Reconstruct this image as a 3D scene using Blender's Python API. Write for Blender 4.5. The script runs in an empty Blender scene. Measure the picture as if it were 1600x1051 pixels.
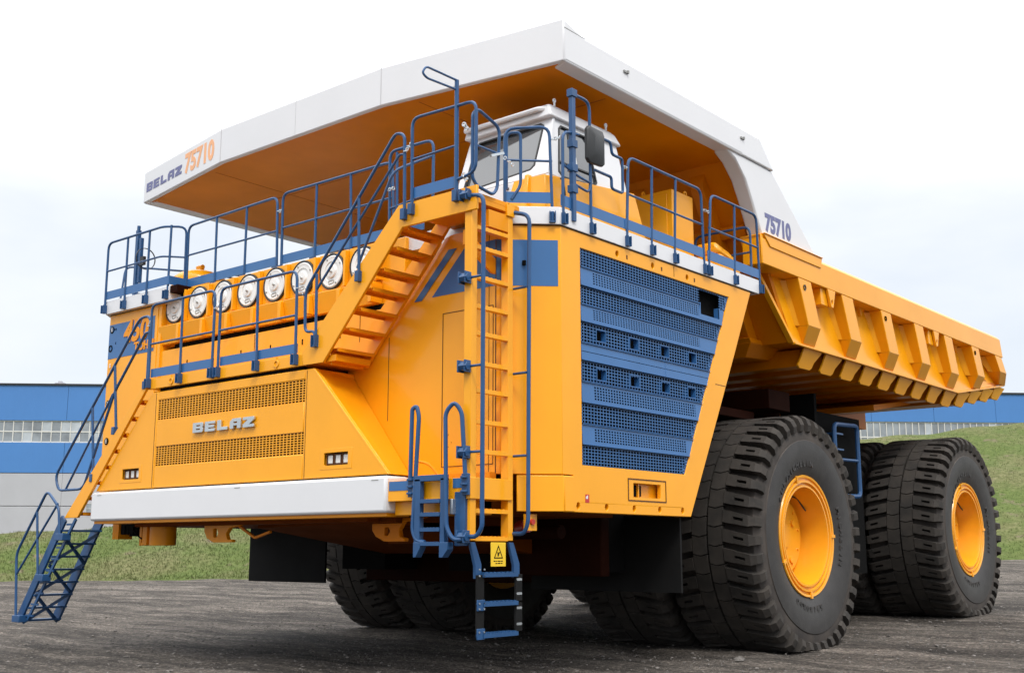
import bpy, bmesh, math, random
from mathutils import Vector, Matrix
from mathutils.geometry import tessellate_polygon
random.seed(7)
R = math.radians
SC = bpy.context.scene
COL = SC.collection

# ------------------------------------------------------------------ camera
cam_d = bpy.data.cameras.new('camera'); cam = bpy.data.objects.new('camera', cam_d); COL.objects.link(cam)
cam_d.sensor_width = 36.0; cam_d.lens = 1785.0/1600*36
cam_d.clip_end = 3000; cam_d.clip_start = 0.1
cam.location = (13.27, -9.6, 1.56); cam.rotation_euler = (R(90+10.55), 0, R(40))
SC.camera = cam

# ------------------------------------------------------------------ world, sun, exposure
SUN_EL, SUN_AZ = 52.0, 128.0         # azimuth measured from +y clockwise: light comes from +x, -y
world = bpy.data.worlds.new('World'); SC.world = world; world.use_nodes = True
nt = world.node_tree; N = nt.nodes; L = nt.links; N.clear()
out = N.new('ShaderNodeOutputWorld'); bg = N.new('ShaderNodeBackground'); bg.inputs[1].default_value = 0.1
sky = N.new('ShaderNodeTexSky'); sky.sky_type = 'NISHITA'; sky.sun_disc = False
sky.sun_elevation = R(SUN_EL); sky.sun_rotation = R(SUN_AZ)
tc = N.new('ShaderNodeTexCoord'); sep = N.new('ShaderNodeSeparateXYZ'); L.new(tc.outputs['Generated'], sep.inputs[0])
ramp = N.new('ShaderNodeValToRGB'); L.new(sep.outputs[2], ramp.inputs[0])
cr = ramp.color_ramp; cr.elements[0].position = 0.0; cr.elements[0].color = (0.282, 0.302, 0.332, 1)
cr.elements[1].position = 1.0; cr.elements[1].color = (1.30, 1.30, 1.30, 1)
e = cr.elements.new(0.28); e.color = (0.330, 0.344, 0.362, 1)
e = cr.elements.new(0.48); e.color = (0.58, 0.585, 0.60, 1)
sc_ = N.new('ShaderNodeVectorMath'); sc_.operation = 'SCALE'; sc_.inputs['Scale'].default_value = 24.0
L.new(ramp.outputs[0], sc_.inputs[0])
mp = N.new('ShaderNodeMapping'); mp.inputs['Scale'].default_value = (1.6, 1.6, 4.5); L.new(tc.outputs['Generated'], mp.inputs[0])
ns = N.new('ShaderNodeTexNoise'); ns.inputs['Scale'].default_value = 1.9; ns.inputs['Detail'].default_value = 5; ns.inputs['Roughness'].default_value = 0.5
L.new(mp.outputs[0], ns.inputs[0])
cm = N.new('ShaderNodeMapRange'); cm.inputs[1].default_value = 0.40; cm.inputs[2].default_value = 0.62
cm.inputs[3].default_value = 0.80; cm.inputs[4].default_value = 1.0
L.new(ns.outputs[0], cm.inputs[0])
mx = N.new('ShaderNodeMix'); mx.data_type = 'RGBA'; L.new(cm.outputs[0], mx.inputs[0]); L.new(sky.outputs[0], mx.inputs[6]); L.new(sc_.outputs[0], mx.inputs[7])
L.new(mx.outputs[2], bg.inputs[0]); L.new(bg.outputs[0], out.inputs[0])

sun_d = bpy.data.lights.new('sun', 'SUN'); sun_d.energy = 1.5; sun_d.angle = R(14); sun_d.color = (1, 0.96, 0.9)
sun = bpy.data.objects.new('sun', sun_d); COL.objects.link(sun)
sdir = Vector((math.sin(R(SUN_AZ))*math.cos(R(SUN_EL)), math.cos(R(SUN_AZ))*math.cos(R(SUN_EL)), math.sin(R(SUN_EL))))
sun.rotation_euler = sdir.to_track_quat('Z', 'Y').to_euler()
sun.location = (20, -20, 30)
SC.view_settings.view_transform = 'Standard'; SC.view_settings.look = 'None'
SC.view_settings.exposure = 0.33; SC.view_settings.gamma = 1.0; SC.view_settings.use_curve_mapping = False

# ------------------------------------------------------------------ materials
def mat(name, col, rough=0.5, metal=0.0, coat=0.0, var=0.06, vs=1.5, bump=0.0, bs=40.0, spec=0.5, col2=None, rv=0.1):
    m = bpy.data.materials.new(name); m.use_nodes = True
    n = m.node_tree.nodes; l = m.node_tree.links; p = n['Principled BSDF']
    p.inputs['Metallic'].default_value = metal; p.inputs['Coat Weight'].default_value = coat
    p.inputs['Coat Roughness'].default_value = 0.12
    p.inputs['Specular IOR Level'].default_value = spec
    g = n.new('ShaderNodeNewGeometry')
    t = n.new('ShaderNodeTexNoise'); t.inputs['Scale'].default_value = vs; t.inputs['Detail'].default_value = 6; t.inputs['Roughness'].default_value = 0.6
    l.new(g.outputs['Position'], t.inputs['Vector'])
    mr = n.new('ShaderNodeMapRange'); mr.inputs[1].default_value = 0.3; mr.inputs[2].default_value = 0.7
    l.new(t.outputs[0], mr.inputs[0])
    mi = n.new('ShaderNodeMix'); mi.data_type = 'RGBA'
    c2 = col2 or tuple(c*(1-var*2) for c in col)
    mi.inputs[6].default_value = (*c2, 1); mi.inputs[7].default_value = (*col, 1)
    l.new(mr.outputs[0], mi.inputs[0]); l.new(mi.outputs[2], p.inputs['Base Color'])
    rr = n.new('ShaderNodeMapRange'); rr.inputs[3].default_value = rough+rv*0.5; rr.inputs[4].default_value = max(0.02, rough-rv*0.5)
    l.new(t.outputs[0], rr.inputs[0]); l.new(rr.outputs[0], p.inputs['Roughness'])
    if bump:
        b = n.new('ShaderNodeBump'); b.inputs['Strength'].default_value = bump; b.inputs['Distance'].default_value = 0.01
        t2 = n.new('ShaderNodeTexNoise'); t2.inputs['Scale'].default_value = bs; t2.inputs['Detail'].default_value = 4
        l.new(g.outputs['Position'], t2.inputs['Vector']); l.new(t2.outputs[0], b.inputs['Height']); l.new(b.outputs[0], p.inputs['Normal'])
    return m
M = {}
M['yellow'] = mat('truck_yellow_paint', (0.90, 0.375, 0.005), 0.36, spec=.25, coat=0.40, var=0.045, vs=0.9, bump=0.10, bs=1.8)
M['yellow_soft'] = mat('truck_yellow_satin_paint', (0.80, 0.29, 0.003), 0.45, spec=.2, coat=0.15, var=0.05, vs=1.3, bump=0.06, bs=4.0)
M['yellow_shaded'] = mat('truck_yellow_shaded_paint', (0.72, 0.215, 0.001), 0.34, spec=.12, var=0.10, vs=0.7, bump=0.22, bs=1.3)  # same truck paint, shade under canopy and body put into the colour
M['rim'] = mat('wheel_rim_yellow_paint', (0.86, 0.36, 0.012), 0.3, coat=0.2, var=0.05, vs=3)
M['white'] = mat('white_paint', (0.68, 0.685, 0.70), 0.38, coat=0.15, var=0.02, vs=0.8)
M['blue'] = mat('rail_blue_paint', (0.020, 0.078, 0.200), 0.38, spec=.3, coat=0.25, var=0.10, vs=5)
M['blue_panel'] = mat('panel_blue_paint', (0.034, 0.132, 0.33), 0.40, spec=.3, coat=0.35, var=0.06, vs=1.5)
M['navy'] = mat('navy_lettering', (0.13, 0.14, 0.29), 0.5)
M['orange_txt'] = mat('orange_lettering', (0.85, 0.42, 0.20), 0.5)
M['steel'] = mat('brushed_steel', (0.62, 0.66, 0.68), 0.28, metal=0.85, var=0.08)
M['black'] = mat('black_inside', (0.006, 0.006, 0.006), 0.9, var=0.1, spec=.1)
M['brown'] = mat('dark_oxide_frame_paint', (0.022, 0.005, 0.002), 0.7, var=0.2, spec=.05)
M['oxide'] = mat('orange_brown_underside_paint', (0.17, 0.040, 0.002), 0.6, var=0.15, spec=.05)
M['dusty'] = mat('dusty_tread_rubber', (0.056, 0.048, 0.041), 0.8, var=0.25, vs=3, bump=0.4, bs=50, col2=(0.028, 0.026, 0.024), spec=.25)
M['dusty2'] = mat('dusty_sidewall_rubber', (0.075, 0.062, 0.052), 0.75, var=0.25, vs=2.5, bump=0.3, bs=40, col2=(0.034, 0.030, 0.028), spec=.3)
M['weld'] = mat('weld_line', (0.40, 0.10, 0.001), 0.6)
M['weld_white'] = mat('white_weld_line', (0.52, 0.52, 0.53), 0.5)
M['seam'] = mat('panel_joint_gap', (0.10, 0.035, 0.008), 0.8)
M['rubber'] = mat('tyre_rubber', (0.036, 0.033, 0.031), 0.55, var=0.28, vs=4.0, bump=0.35, bs=45, col2=(0.022, 0.020, 0.019))
M['flap'] = mat('rubber_flap', (0.008, 0.008, 0.008), 0.75, var=0.2, spec=.2)
M['gasket'] = mat('black_gasket', (0.02, 0.02, 0.02), 0.5)
M['cap'] = mat('filter_cover_white', (0.78, 0.78, 0.76), 0.4, var=0.05)
M['cap_dark'] = mat('dark_grey_fittings', (0.28, 0.28, 0.27), 0.45)  # flat dark grey for filter clamps, bumper slots, edge seams and small hooks
M['mirror'] = mat('mirror_shell_black', (0.016, 0.017, 0.018), 0.45, bump=0.2, bs=60)
M['red'] = mat('red_paint', (0.5, 0.02, 0.01), 0.3, coat=0.3)
M['sign'] = mat('sign_yellow', (0.85, 0.55, 0.02), 0.5)
M['lampglass'] = mat('lamp_lens', (0.75, 0.74, 0.70), 0.12, coat=0.8)
M['brass'] = mat('brass_valve', (0.55, 0.42, 0.18), 0.3, metal=0.9)
gl = bpy.data.materials.new('cab_glass'); gl.use_nodes = True
p = gl.node_tree.nodes['Principled BSDF']; p.inputs['Base Color'].default_value = (0.05, 0.055, 0.06, 1); p.inputs['Roughness'].default_value = 0.04
p.inputs['Specular IOR Level'].default_value = 0.5; p.inputs['IOR'].default_value = 2.05
M['glass'] = gl

# ------------------------------------------------------------------ mesh helpers
V3 = Vector
class MB:
    def __init__(s): s.v = []; s.f = []; s.mi = []; s.cur = 0
    def add(s, vs, fs):
        o = len(s.v); s.v += [tuple(v) for v in vs]; s.f += [tuple(i+o for i in f) for f in fs]; s.mi += [s.cur]*len(fs); return s
    def hexa(s, p):
        return s.add(p, [(0,3,2,1),(4,5,6,7),(0,1,5,4),(1,2,6,5),(2,3,7,6),(3,0,4,7)])
    def box(s, x0, x1, y0, y1, z0, z1):
        return s.hexa([(x0,y0,z0),(x1,y0,z0),(x1,y1,z0),(x0,y1,z0),(x0,y0,z1),(x1,y0,z1),(x1,y1,z1),(x0,y1,z1)])
    def bar(s, a, b, w, h, up=(0,0,1)):      # rectangular bar a->b, w sideways, h along up
        a = V3(a); b = V3(b); d = (b-a).normalized(); side = d.cross(V3(up)).normalized(); u = side.cross(d).normalized()
        S = side*w/2; U = u*h/2
        return s.hexa([a-S-U, a+S-U, b+S-U, b-S-U, a-S+U, a+S+U, b+S+U, b-S+U])
    def tube(s, pts, r=0.022, fil=0.09, seg=8, closed=False):
        P = [V3(p) for p in pts]; Q = []; n = len(P)
        for i, p in enumerate(P):
            if (i in (0, n-1) and not closed) or fil == 0: Q.append(p); continue
            a = P[(i-1) % n]; b = P[(i+1) % n]; da = a-p; db = b-p; f = min(fil, da.length*.45, db.length*.45)
            if da.length < 1e-4 or db.length < 1e-4: continue
            A = p+da.normalized()*f; B = p+db.normalized()*f
            for k in range(5):
                t = k/4; Q.append(A.lerp(p, t).lerp(p.lerp(B, t), t))
        m = len(Q); vs = []; prev = None
        for i in range(m):
            if closed: d = Q[(i+1) % m]-Q[i-1]
            else: d = (Q[min(i+1, m-1)]-Q[max(i-1, 0)])
            d.normalize()
            if prev is None:
                ref = V3((0,0,1)) if abs(d.z) < .9 else V3((0,1,0)); nn = d.cross(ref).normalized()
            else:
                nn = (prev-d*prev.dot(d)).normalized()
            prev = nn; bb = d.cross(nn)
            for k in range(seg):
                t = 2*math.pi*k/seg; vs.append(Q[i]+nn*(r*math.cos(t))+bb*(r*math.sin(t)))
        fs = []
        for i in range(m if closed else m-1):
            j = (i+1) % m
            for k in range(seg):
                fs.append((i*seg+k, i*seg+(k+1) % seg, j*seg+(k+1) % seg, j*seg+k))
        if not closed: fs += [tuple(range(seg))[::-1], tuple(range((m-1)*seg, m*seg))]
        return s.add(vs, fs)
    def cyl(s, a, b, r, r2=None, seg=16):
        a = V3(a); b = V3(b); d = (b-a).normalized(); ref = V3((0,0,1)) if abs(d.z) < .9 else V3((0,1,0))
        n = d.cross(ref).normalized(); q = d.cross(n); r2 = r if r2 is None else r2; vs = []
        for c, rr in ((a, r), (b, r2)):
            for k in range(seg):
                t = 2*math.pi*k/seg; vs.append(c+n*(rr*math.cos(t))+q*(rr*math.sin(t)))
        fs = [(k, (k+1) % seg, seg+(k+1) % seg, seg+k) for k in range(seg)]+[tuple(range(seg))[::-1], tuple(range(seg, 2*seg))]
        return s.add(vs, fs)
    def lathe(s, prof, c, axis='x', seg=48):    # prof: (axial, radius)
        vs = []; n = len(prof); c = V3(c)
        for k in range(seg):
            t = 2*math.pi*k/seg; a, b = math.cos(t), math.sin(t)
            for (x, r) in prof:
                vs.append(c+(V3((x, r*a, r*b)) if axis == 'x' else V3((r*b, x, r*a)) if axis == 'y' else V3((r*a, r*b, x))))
        fs = []
        for k in range(seg):
            j = (k+1) % seg
            for i in range(n-1): fs.append((k*n+i, k*n+i+1, j*n+i+1, j*n+i))
        return s.add(vs, fs)
    def plate(s, poly, fr, th, holes=()):        # fr=(origin,U,V,N) thickness along N
        O, U, W, Nn = [V3(q) for q in fr]; loops = [list(poly)]+[list(h) for h in holes]
        flat = [q for lp in loops for q in lp]; n = len(flat)
        tri = tessellate_polygon([[V3((a, b, 0)) for a, b in lp] for lp in loops])
        vs = [O+U*a+W*b for a, b in flat]+[O+U*a+W*b+Nn*th for a, b in flat]
        fs = [tuple(t) for t in tri]+[tuple(n+i for i in t[::-1]) for t in tri]
        o = 0
        for lp in loops:
            m = len(lp)
            for i in range(m): j = (i+1) % m; fs.append((o+i, o+j, n+o+j, n+o+i))
            o += m
        return s.add(vs, fs)
    def mapped(s, other, O, U, W, Nn):
        O, U, W, Nn = V3(O), V3(U), V3(W), V3(Nn)
        return s.add([O+U*a+W*b+Nn*c for a, b, c in other[0]], other[1])
def XZ(y, n=1): return ((0,y,0), (1,0,0), (0,0,1), (0,n,0))
def YZ(x, n=-1): return ((x,0,0), (0,1,0), (0,0,1), (n,0,0))
def rect(a0, a1, b0, b1): return [(a0,b0),(a1,b0),(a1,b1),(a0,b1)]

def mesh_of(name, mb, mats, smooth=40):
    me = bpy.data.meshes.new(name); me.from_pydata(mb.v, [], mb.f)
    if not isinstance(mats, (list, tuple)): mats = [mats]
    for m in mats: me.materials.append(M[m])
    if len(mats) > 1: me.polygons.foreach_set('material_index', mb.mi)
    bm = bmesh.new(); bm.from_mesh(me); bmesh.ops.recalc_face_normals(bm, faces=bm.faces); bm.to_mesh(me); bm.free()
    if smooth:
        me.polygons.foreach_set('use_smooth', [True]*len(me.polygons)); me.set_sharp_from_angle(angle=R(smooth))
    me.update(); return me
def link(name, me, parent=None, loc=(0,0,0), rz=0, bevel=0, kind=None, label=None):
    o = bpy.data.objects.new(name, me); COL.objects.link(o); o.location = loc; o.rotation_euler = (0,0,rz)
    if parent is not None: o.parent = parent
    if bevel:
        b = o.modifiers.new('bevel', 'BEVEL'); b.width = bevel; b.segments = 2; b.limit_method = 'ANGLE'; b.angle_limit = R(40)
    if kind: o['kind'] = kind
    if label: o['label'] = label
    return o
def pieces(mb, margin=.004):
    """separate pieces of a mesh builder that do not touch each other (by their bounds)"""
    n = len(mb.v); par = list(range(n))
    def find(a):
        while par[a] != a: par[a] = par[par[a]]; a = par[a]
        return a
    for f in mb.f:
        a = find(f[0])
        for q in f[1:]:
            b = find(q)
            if a != b: par[b] = a
    bb = {}
    for i, v in enumerate(mb.v):
        r = find(i)
        if r not in bb: bb[r] = [list(v), list(v)]
        else:
            lo, hi = bb[r]
            for k in range(3):
                if v[k] < lo[k]: lo[k] = v[k]
                if v[k] > hi[k]: hi[k] = v[k]
    ks = list(bb)
    if len(ks) > 400: return [mb]
    for i, a in enumerate(ks):
        for b in ks[i+1:]:
            if find(a) == find(b): continue
            (l1, h1), (l2, h2) = bb[a], bb[b]
            if all(l1[k]-margin <= h2[k] and l2[k]-margin <= h1[k] for k in range(3)): par[find(b)] = find(a)
    groups = {}
    for i, f in enumerate(mb.f): groups.setdefault(find(f[0]), []).append(i)
    if len(groups) < 2: return [mb]
    out = []
    for g in groups.values():
        m = MB(); mp = {}
        for i in g:
            nf = []
            for q in mb.f[i]:
                if q not in mp: mp[q] = len(m.v); m.v.append(mb.v[q])
                nf.append(mp[q])
            m.f.append(tuple(nf)); m.mi.append(mb.mi[i])
        out.append(m)
    return out
def ob(name, mb, mats, parent=None, bevel=0, smooth=40, kind=None, label=None, loc=(0,0,0), rz=0):
    if parent is not None and kind is None:
        ps = pieces(mb)
        if len(ps) > 1:
            r = [link(name, mesh_of(name, m, mats, smooth), parent, loc, rz, bevel, kind, label) for m in ps]
            return r[0]
    return link(name, mesh_of(name, mb, mats, smooth), parent, loc, rz, bevel, kind, label)
def empty(name, label, cat, loc=(0,0,0), group=None):
    o = bpy.data.objects.new(name, None); COL.objects.link(o); o.location = loc; o['label'] = label; o['category'] = cat
    if group: o['group'] = group
    return o
def text_geo(body, size, depth, off=0.0, sx=1.0, align='LEFT', shear=0.0):
    cu = bpy.data.curves.new('t', 'FONT'); cu.body = body; cu.size = size; cu.extrude = depth/2; cu.offset = off; cu.align_x = align
    cu.resolution_u = 3; cu.shear = shear; cu.space_character = 1.0
    o = bpy.data.objects.new('t', cu); COL.objects.link(o)
    me = bpy.data.meshes.new_from_object(o.evaluated_get(bpy.context.evaluated_depsgraph_get()))
    g = ([(v.co.x*sx, v.co.y, v.co.z) for v in me.vertices], [tuple(q.vertices) for q in me.polygons])
    bpy.data.objects.remove(o); bpy.data.curves.remove(cu); bpy.data.meshes.remove(me)
    return g
LET = {'B': ([(0,0),(1.15,0),(1.25,.12),(1.25,.42),(1.15,.5),(1.25,.6),(1.25,.9),(1.15,1),(0,1)], [rect(.42,.9,.62,.74), rect(.42,.9,.26,.38)]),
       'E': ([(0,0),(1.2,0),(1.2,.26),(.42,.26),(.42,.38),(1.1,.38),(1.1,.62),(.42,.62),(.42,.74),(1.2,.74),(1.2,1),(0,1)], []),
       'L': ([(0,0),(1.2,0),(1.2,.3),(.42,.3),(.42,1),(0,1)], []),
       'A': ([(0,0),(0,.72),(.3,1),(1.25,1),(1.25,0),(.83,0),(.83,.3),(.42,.3),(.42,0)], [rect(.42,.83,.52,.68)]),
       'Z': ([(0,0),(1.25,0),(1.25,.28),(.72,.28),(1.25,.72),(1.25,1),(0,1),(0,.72),(.55,.72),(0,.28)], [])}

# ================================================================== GROUND
def gz(x, y):
    t = y-7.98
    s = 0.026*t if t > 1 else (0.0065*(t+1)**2 if t > -1 else 0.0)
    return s
def hn(x, y):
    return 0.5*math.sin(x*1.7+1.3*math.sin(y*.9))*math.sin(y*1.3+.7*math.sin(x*.6))+0.3*math.sin(x*4.1+y*2.2)*math.sin(y*3.7-x*1.1)
def axis_pts(lo, hi, c, d0, gr):
    a = [c]; d = d0
    while a[-1] < hi: a.append(a[-1]+d); d *= gr
    b = [c]; d = d0
    while b[-1] > lo: b.append(b[-1]-d); d *= gr
    return sorted(set(b+a))
def ground_mat():
    m = bpy.data.materials.new('dark_gravel_yard'); m.use_nodes = True
    n = m.node_tree.nodes; l = m.node_tree.links; p = n['Principled BSDF']; p.inputs['Roughness'].default_value = 0.85
    p.inputs['Specular IOR Level'].default_value = 0.3
    g = n.new('ShaderNodeNewGeometry')
    def noise(scale, det, vec=None, rough=.6):
        t = n.new('ShaderNodeTexNoise'); t.inputs['Scale'].default_value = scale; t.inputs['Detail'].default_value = det; t.inputs['Roughness'].default_value = rough
        l.new(vec or g.outputs['Position'], t.inputs['Vector']); return t
    mp = n.new('ShaderNodeMapping'); mp.inputs['Rotation'].default_value = (0,0,R(-42)); mp.inputs['Scale'].default_value = (0.14, 0.95, 1)
    l.new(g.outputs['Position'], mp.inputs[0])
    mp2 = n.new('ShaderNodeMapping'); mp2.inputs['Rotation'].default_value = (0,0,R(-28)); mp2.inputs['Scale'].default_value = (0.45, 2.4, 1)
    l.new(g.outputs['Position'], mp2.inputs[0])
    A = noise(1.0, 8, mp.outputs[0], .7); B = noise(1.4, 8, mp2.outputs[0], .7); C = noise(22, 6, rough=.8); D = noise(0.35, 3)
    def ma(op, a, b):
        q = n.new('ShaderNodeMath'); q.operation = op
        for i, k in enumerate((a, b)):
            if isinstance(k, (int, float)): q.inputs[i].default_value = k
            else: l.new(k, q.inputs[i])
        return q.outputs[0]
    h = ma('ADD', ma('MULTIPLY', A.outputs[0], 1.7), ma('MULTIPLY', B.outputs[0], .7))
    h = ma('ADD', h, ma('MULTIPLY', C.outputs[0], 1.05)); h = ma('ADD', h, ma('MULTIPLY', D.outputs[0], .5))
    r = n.new('ShaderNodeValToRGB'); r.color_ramp.elements[0].position = .43; r.color_ramp.elements[0].color = (.034,.028,.023,1)
    r.color_ramp.elements[1].position = .60; r.color_ramp.elements[1].color = (.290,.250,.212,1)
    e = r.color_ramp.elements.new(.5); e.color = (.105,.090,.076,1)
    vo = n.new('ShaderNodeTexVoronoi'); vo.inputs['Scale'].default_value = 30; l.new(g.outputs['Position'], vo.inputs['Vector'])
    vo2 = n.new('ShaderNodeTexVoronoi'); vo2.inputs['Scale'].default_value = 11; l.new(g.outputs['Position'], vo2.inputs['Vector'])
    sp = n.new('ShaderNodeSeparateColor'); l.new(vo.outputs['Color'], sp.inputs[0]); sp2 = n.new('ShaderNodeSeparateColor'); l.new(vo2.outputs['Color'], sp2.inputs[0])
    peb = ma('ADD', ma('MULTIPLY', ma('POWER', sp.outputs[0], 2.2), 1.0), .62); peb = ma('MULTIPLY', peb, ma('ADD', ma('MULTIPLY', ma('POWER', sp2.outputs[0], 3), .6), .80))
    l.new(ma('MULTIPLY', h, 0.258), r.inputs[0])
    vm = n.new('ShaderNodeVectorMath'); vm.operation = 'SCALE'; l.new(r.outputs[0], vm.inputs[0]); l.new(peb, vm.inputs['Scale']); l.new(vm.outputs[0], p.inputs['Base Color'])
    b = n.new('ShaderNodeBump'); b.inputs['Strength'].default_value = 1.0; b.inputs['Distance'].default_value = 0.09
    hh = ma('ADD', ma('MULTIPLY', C.outputs[0], .8), ma('MULTIPLY', B.outputs[0], 1.2)); hh = ma('ADD', hh, ma('MULTIPLY', A.outputs[0], 1.0)); hh = ma('ADD', hh, ma('MULTIPLY', ma('SUBTRACT', .5, vo.outputs['Distance']), .5)); hh = ma('ADD', hh, ma('MULTIPLY', sp2.outputs[0], .25))
    l.new(hh, b.inputs['Height']); l.new(b.outputs[0], p.inputs['Normal'])
    return m
M['ground'] = ground_mat()
xs = axis_pts(-400, 400, 4, .35, 1.035); ys = axis_pts(-250, 500, 4, .35, 1.035)
gm = MB(); W_ = len(xs)
vs = []
for y in ys:
    for x in xs:
        d = max(abs(x-4), abs(y-4)); a = 0.03 if d < 50 else 0.0
        # rut ridges running across the yard
        q = (x*math.sin(R(42))+y*math.cos(R(42)))
        vs.append((x, y, gz(x, min(y, 130)) + a*hn(x, y) + (0.022*math.sin(q*2.6+.6*math.sin(x*.31))+.012*math.sin(q*5.3+x*.7) if d < 50 else 0) - .02))
gm.add(vs, [(j*W_+i, j*W_+i+1, (j+1)*W_+i+1, (j+1)*W_+i) for j in range(len(ys)-1) for i in range(W_-1)])
ob('ground', gm, 'ground', kind='structure', smooth=80)

# gravel (uncountable) near the camera
M['stone'] = mat('grey_gravel_stone', (0.24, 0.22, 0.20), 0.85, var=0.3, vs=9, col2=(0.05,0.045,0.04))
def rock(mb, c, r, seed):
    rnd = random.Random(seed); ico = [(0,0,1),(.9,0,.4),(.28,.85,.4),(-.72,.52,.4),(-.72,-.52,.4),(.28,-.85,.4),(.72,.52,-.3),(-.28,.85,-.3),(-.9,0,-.3),(-.28,-.85,-.3),(.72,-.52,-.3),(0,0,-.8)]
    s = (rnd.uniform(.8,1.4), rnd.uniform(.6,1.1), rnd.uniform(.35,.7)); a = rnd.uniform(0,6.3)
    vs = []
    for q in ico:
        k = rnd.uniform(.75,1.2); x, y, z = q[0]*s[0]*k*r, q[1]*s[1]*k*r, q[2]*s[2]*k*r
        vs.append((c[0]+x*math.cos(a)-y*math.sin(a), c[1]+x*math.sin(a)+y*math.cos(a), c[2]+z))
    mb.add(vs, [(0,1,2),(0,2,3),(0,3,4),(0,4,5),(0,5,1),(1,6,2),(2,7,3),(3,8,4),(4,9,5),(5,10,1),(2,6,7),(3,7,8),(4,8,9),(5,9,10),(1,10,6),(11,7,6),(11,8,7),(11,9,8),(11,10,9),(11,6,10)])
gv = MB()
for i in range(17000):
    d = 8+42*random.random()**1.5; az = R(40)+R(random.uniform(-32, 32))
    x = 13.27-math.sin(az)*d; y = -9.6+math.cos(az)*d
    r = random.choice((.006,.006,.008,.008,.010,.012,.016,.022))*random.uniform(.7,1.3)*(1+d*.012)
    rock(gv, (x, y, gz(x, y)-.005+r*.2), r, i)
ob('gravel', gv, 'stone', kind='stuff', smooth=0)
for i, (x, y, r, lb) in enumerate(((4.95, 5.35, .075, 'pale grey stone lying at the foot of the nearest front tyre'),
                                   (6.35, 9.2, .05, 'small light stone on the gravel right of the nearest front tyre'),
                                   (8.2, 11.5, .06, 'small dark stone on the gravel at the right edge of the yard'))):
    m_ = MB(); rock(m_, (0,0,r*.35), r, 900+i); o = ob('stone', m_, 'stone', smooth=0, loc=(x, y, gz(x, y))); o['label'] = lb; o['category'] = 'stone'

# ------------------------------------------------------------------ grass bank
def grass_mat():
    m = bpy.data.materials.new('spring_grass_bank'); m.use_nodes = True
    n = m.node_tree.nodes; l = m.node_tree.links; p = n['Principled BSDF']; p.inputs['Roughness'].default_value = .9; p.inputs['Specular IOR Level'].default_value = .15
    g = n.new('ShaderNodeNewGeometry')
    def noise(s, d, r=.6):
        t = n.new('ShaderNodeTexNoise'); t.inputs['Scale'].default_value = s; t.inputs['Detail'].default_value = d; t.inputs['Roughness'].default_value = r
        l.new(g.outputs['Position'], t.inputs['Vector']); return t.outputs[0]
    a = noise(.22, 5); b = noise(4.0, 8, .68); c = noise(.9, 4)
    r1 = n.new('ShaderNodeValToRGB'); l.new(b, r1.inputs[0]); e = r1.color_ramp.elements
    e[0].position = .32; e[0].color = (.064,.070,.024,1); e[1].position = .68; e[1].color = (.175,.168,.082,1)
    k = e.new(.5); k.color = (.112,.118,.046,1)
    r2 = n.new('ShaderNodeValToRGB'); l.new(b, r2.inputs[0]); e = r2.color_ramp.elements
    e[0].position = .3; e[0].color = (.048,.074,.016,1); e[1].position = .7; e[1].color = (.118,.150,.044,1)
    mr = n.new('ShaderNodeMapRange'); mr.inputs[1].default_value = .42; mr.inputs[2].default_value = .58; l.new(a, mr.inputs[0])
    mx = n.new('ShaderNodeMix'); mx.data_type = 'RGBA'; l.new(mr.outputs[0], mx.inputs[0]); l.new(r1.outputs[0], mx.inputs[6]); l.new(r2.outputs[0], mx.inputs[7])
    m2 = n.new('ShaderNodeMapRange'); m2.inputs[1].default_value = .60; m2.inputs[2].default_value = .72; l.new(c, m2.inputs[0])
    my = n.new('ShaderNodeMix'); my.data_type = 'RGBA'; l.new(m2.outputs[0], my.inputs[0]); l.new(mx.outputs[2], my.inputs[6]); my.inputs[7].default_value = (.150,.125,.080,1)
    l.new(my.outputs[2], p.inputs['Base Color'])
    bp = n.new('ShaderNodeBump'); bp.inputs['Strength'].default_value = 1.0; bp.inputs['Distance'].default_value = .12; l.new(b, bp.inputs['Height']); l.new(bp.outputs[0], p.inputs['Normal'])
    return m
M['grass'] = grass_mat()
def lerp_tab(tab, u):
    for (a, va), (b, vb) in zip(tab, tab[1:]):
        if u <= b: t = max(0, (u-a)/(b-a)); t = t*t*(3-2*t); return va+(vb-va)*t
    return tab[-1][1]
# bearing (degrees left of the yard's +y axis) -> distance of the foot, crest height, width of the slope
FOOT = [(0, 64), (10, 63), (16, 62), (24, 60.5), (40, 53), (48, 49.5), (56, 52), (64, 56.3), (80, 66)]
CREST = [(0, 10.2), (16, 9.9), (24, 9.0), (30, 7.6), (44, 3.6), (52, 2.9), (60, 2.6), (65, 2.35), (80, 1.8)]
WIDE = [(0, 24), (24, 22), (44, 10), (60, 9), (80, 9)]
def bank(az, t):
    d0 = lerp_tab(FOOT, az); w = lerp_tab(WIDE, az); d = d0 + w*t
    x = 13.27-math.sin(R(az))*d; y = -9.6+math.cos(R(az))*d
    zf = gz(x, y); zc = lerp_tab(CREST, az)
    if t <= 1:
        k = t*t*(3-2*t)*.45+t*.55
        if az < 28: k += .05*math.sin(min(1, t*1.0)*2*math.pi*1.0)
        z = zf*(1-k)+zc*k
        z += .16*math.sin(x*.9+y*.4)*math.sin(y*.8)*min(1, t*4)
    else: z = zc+.02*(t-1)
    return x, y, z
bk = MB(); NA, ts = 260, [-.05]+[i/26 for i in range(27)]+[1.3, 2, 3.2, 6]
vs = []
for i in range(NA+1):
    az = -6+88*i/NA
    for t in ts:
        if t < 0: x, y, z = bank(az, 0); vs.append((x+math.sin(R(az))*.8, y-math.cos(R(az))*.8, gz(x, y)-.3))
        else: vs.append(bank(az, t))
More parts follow.
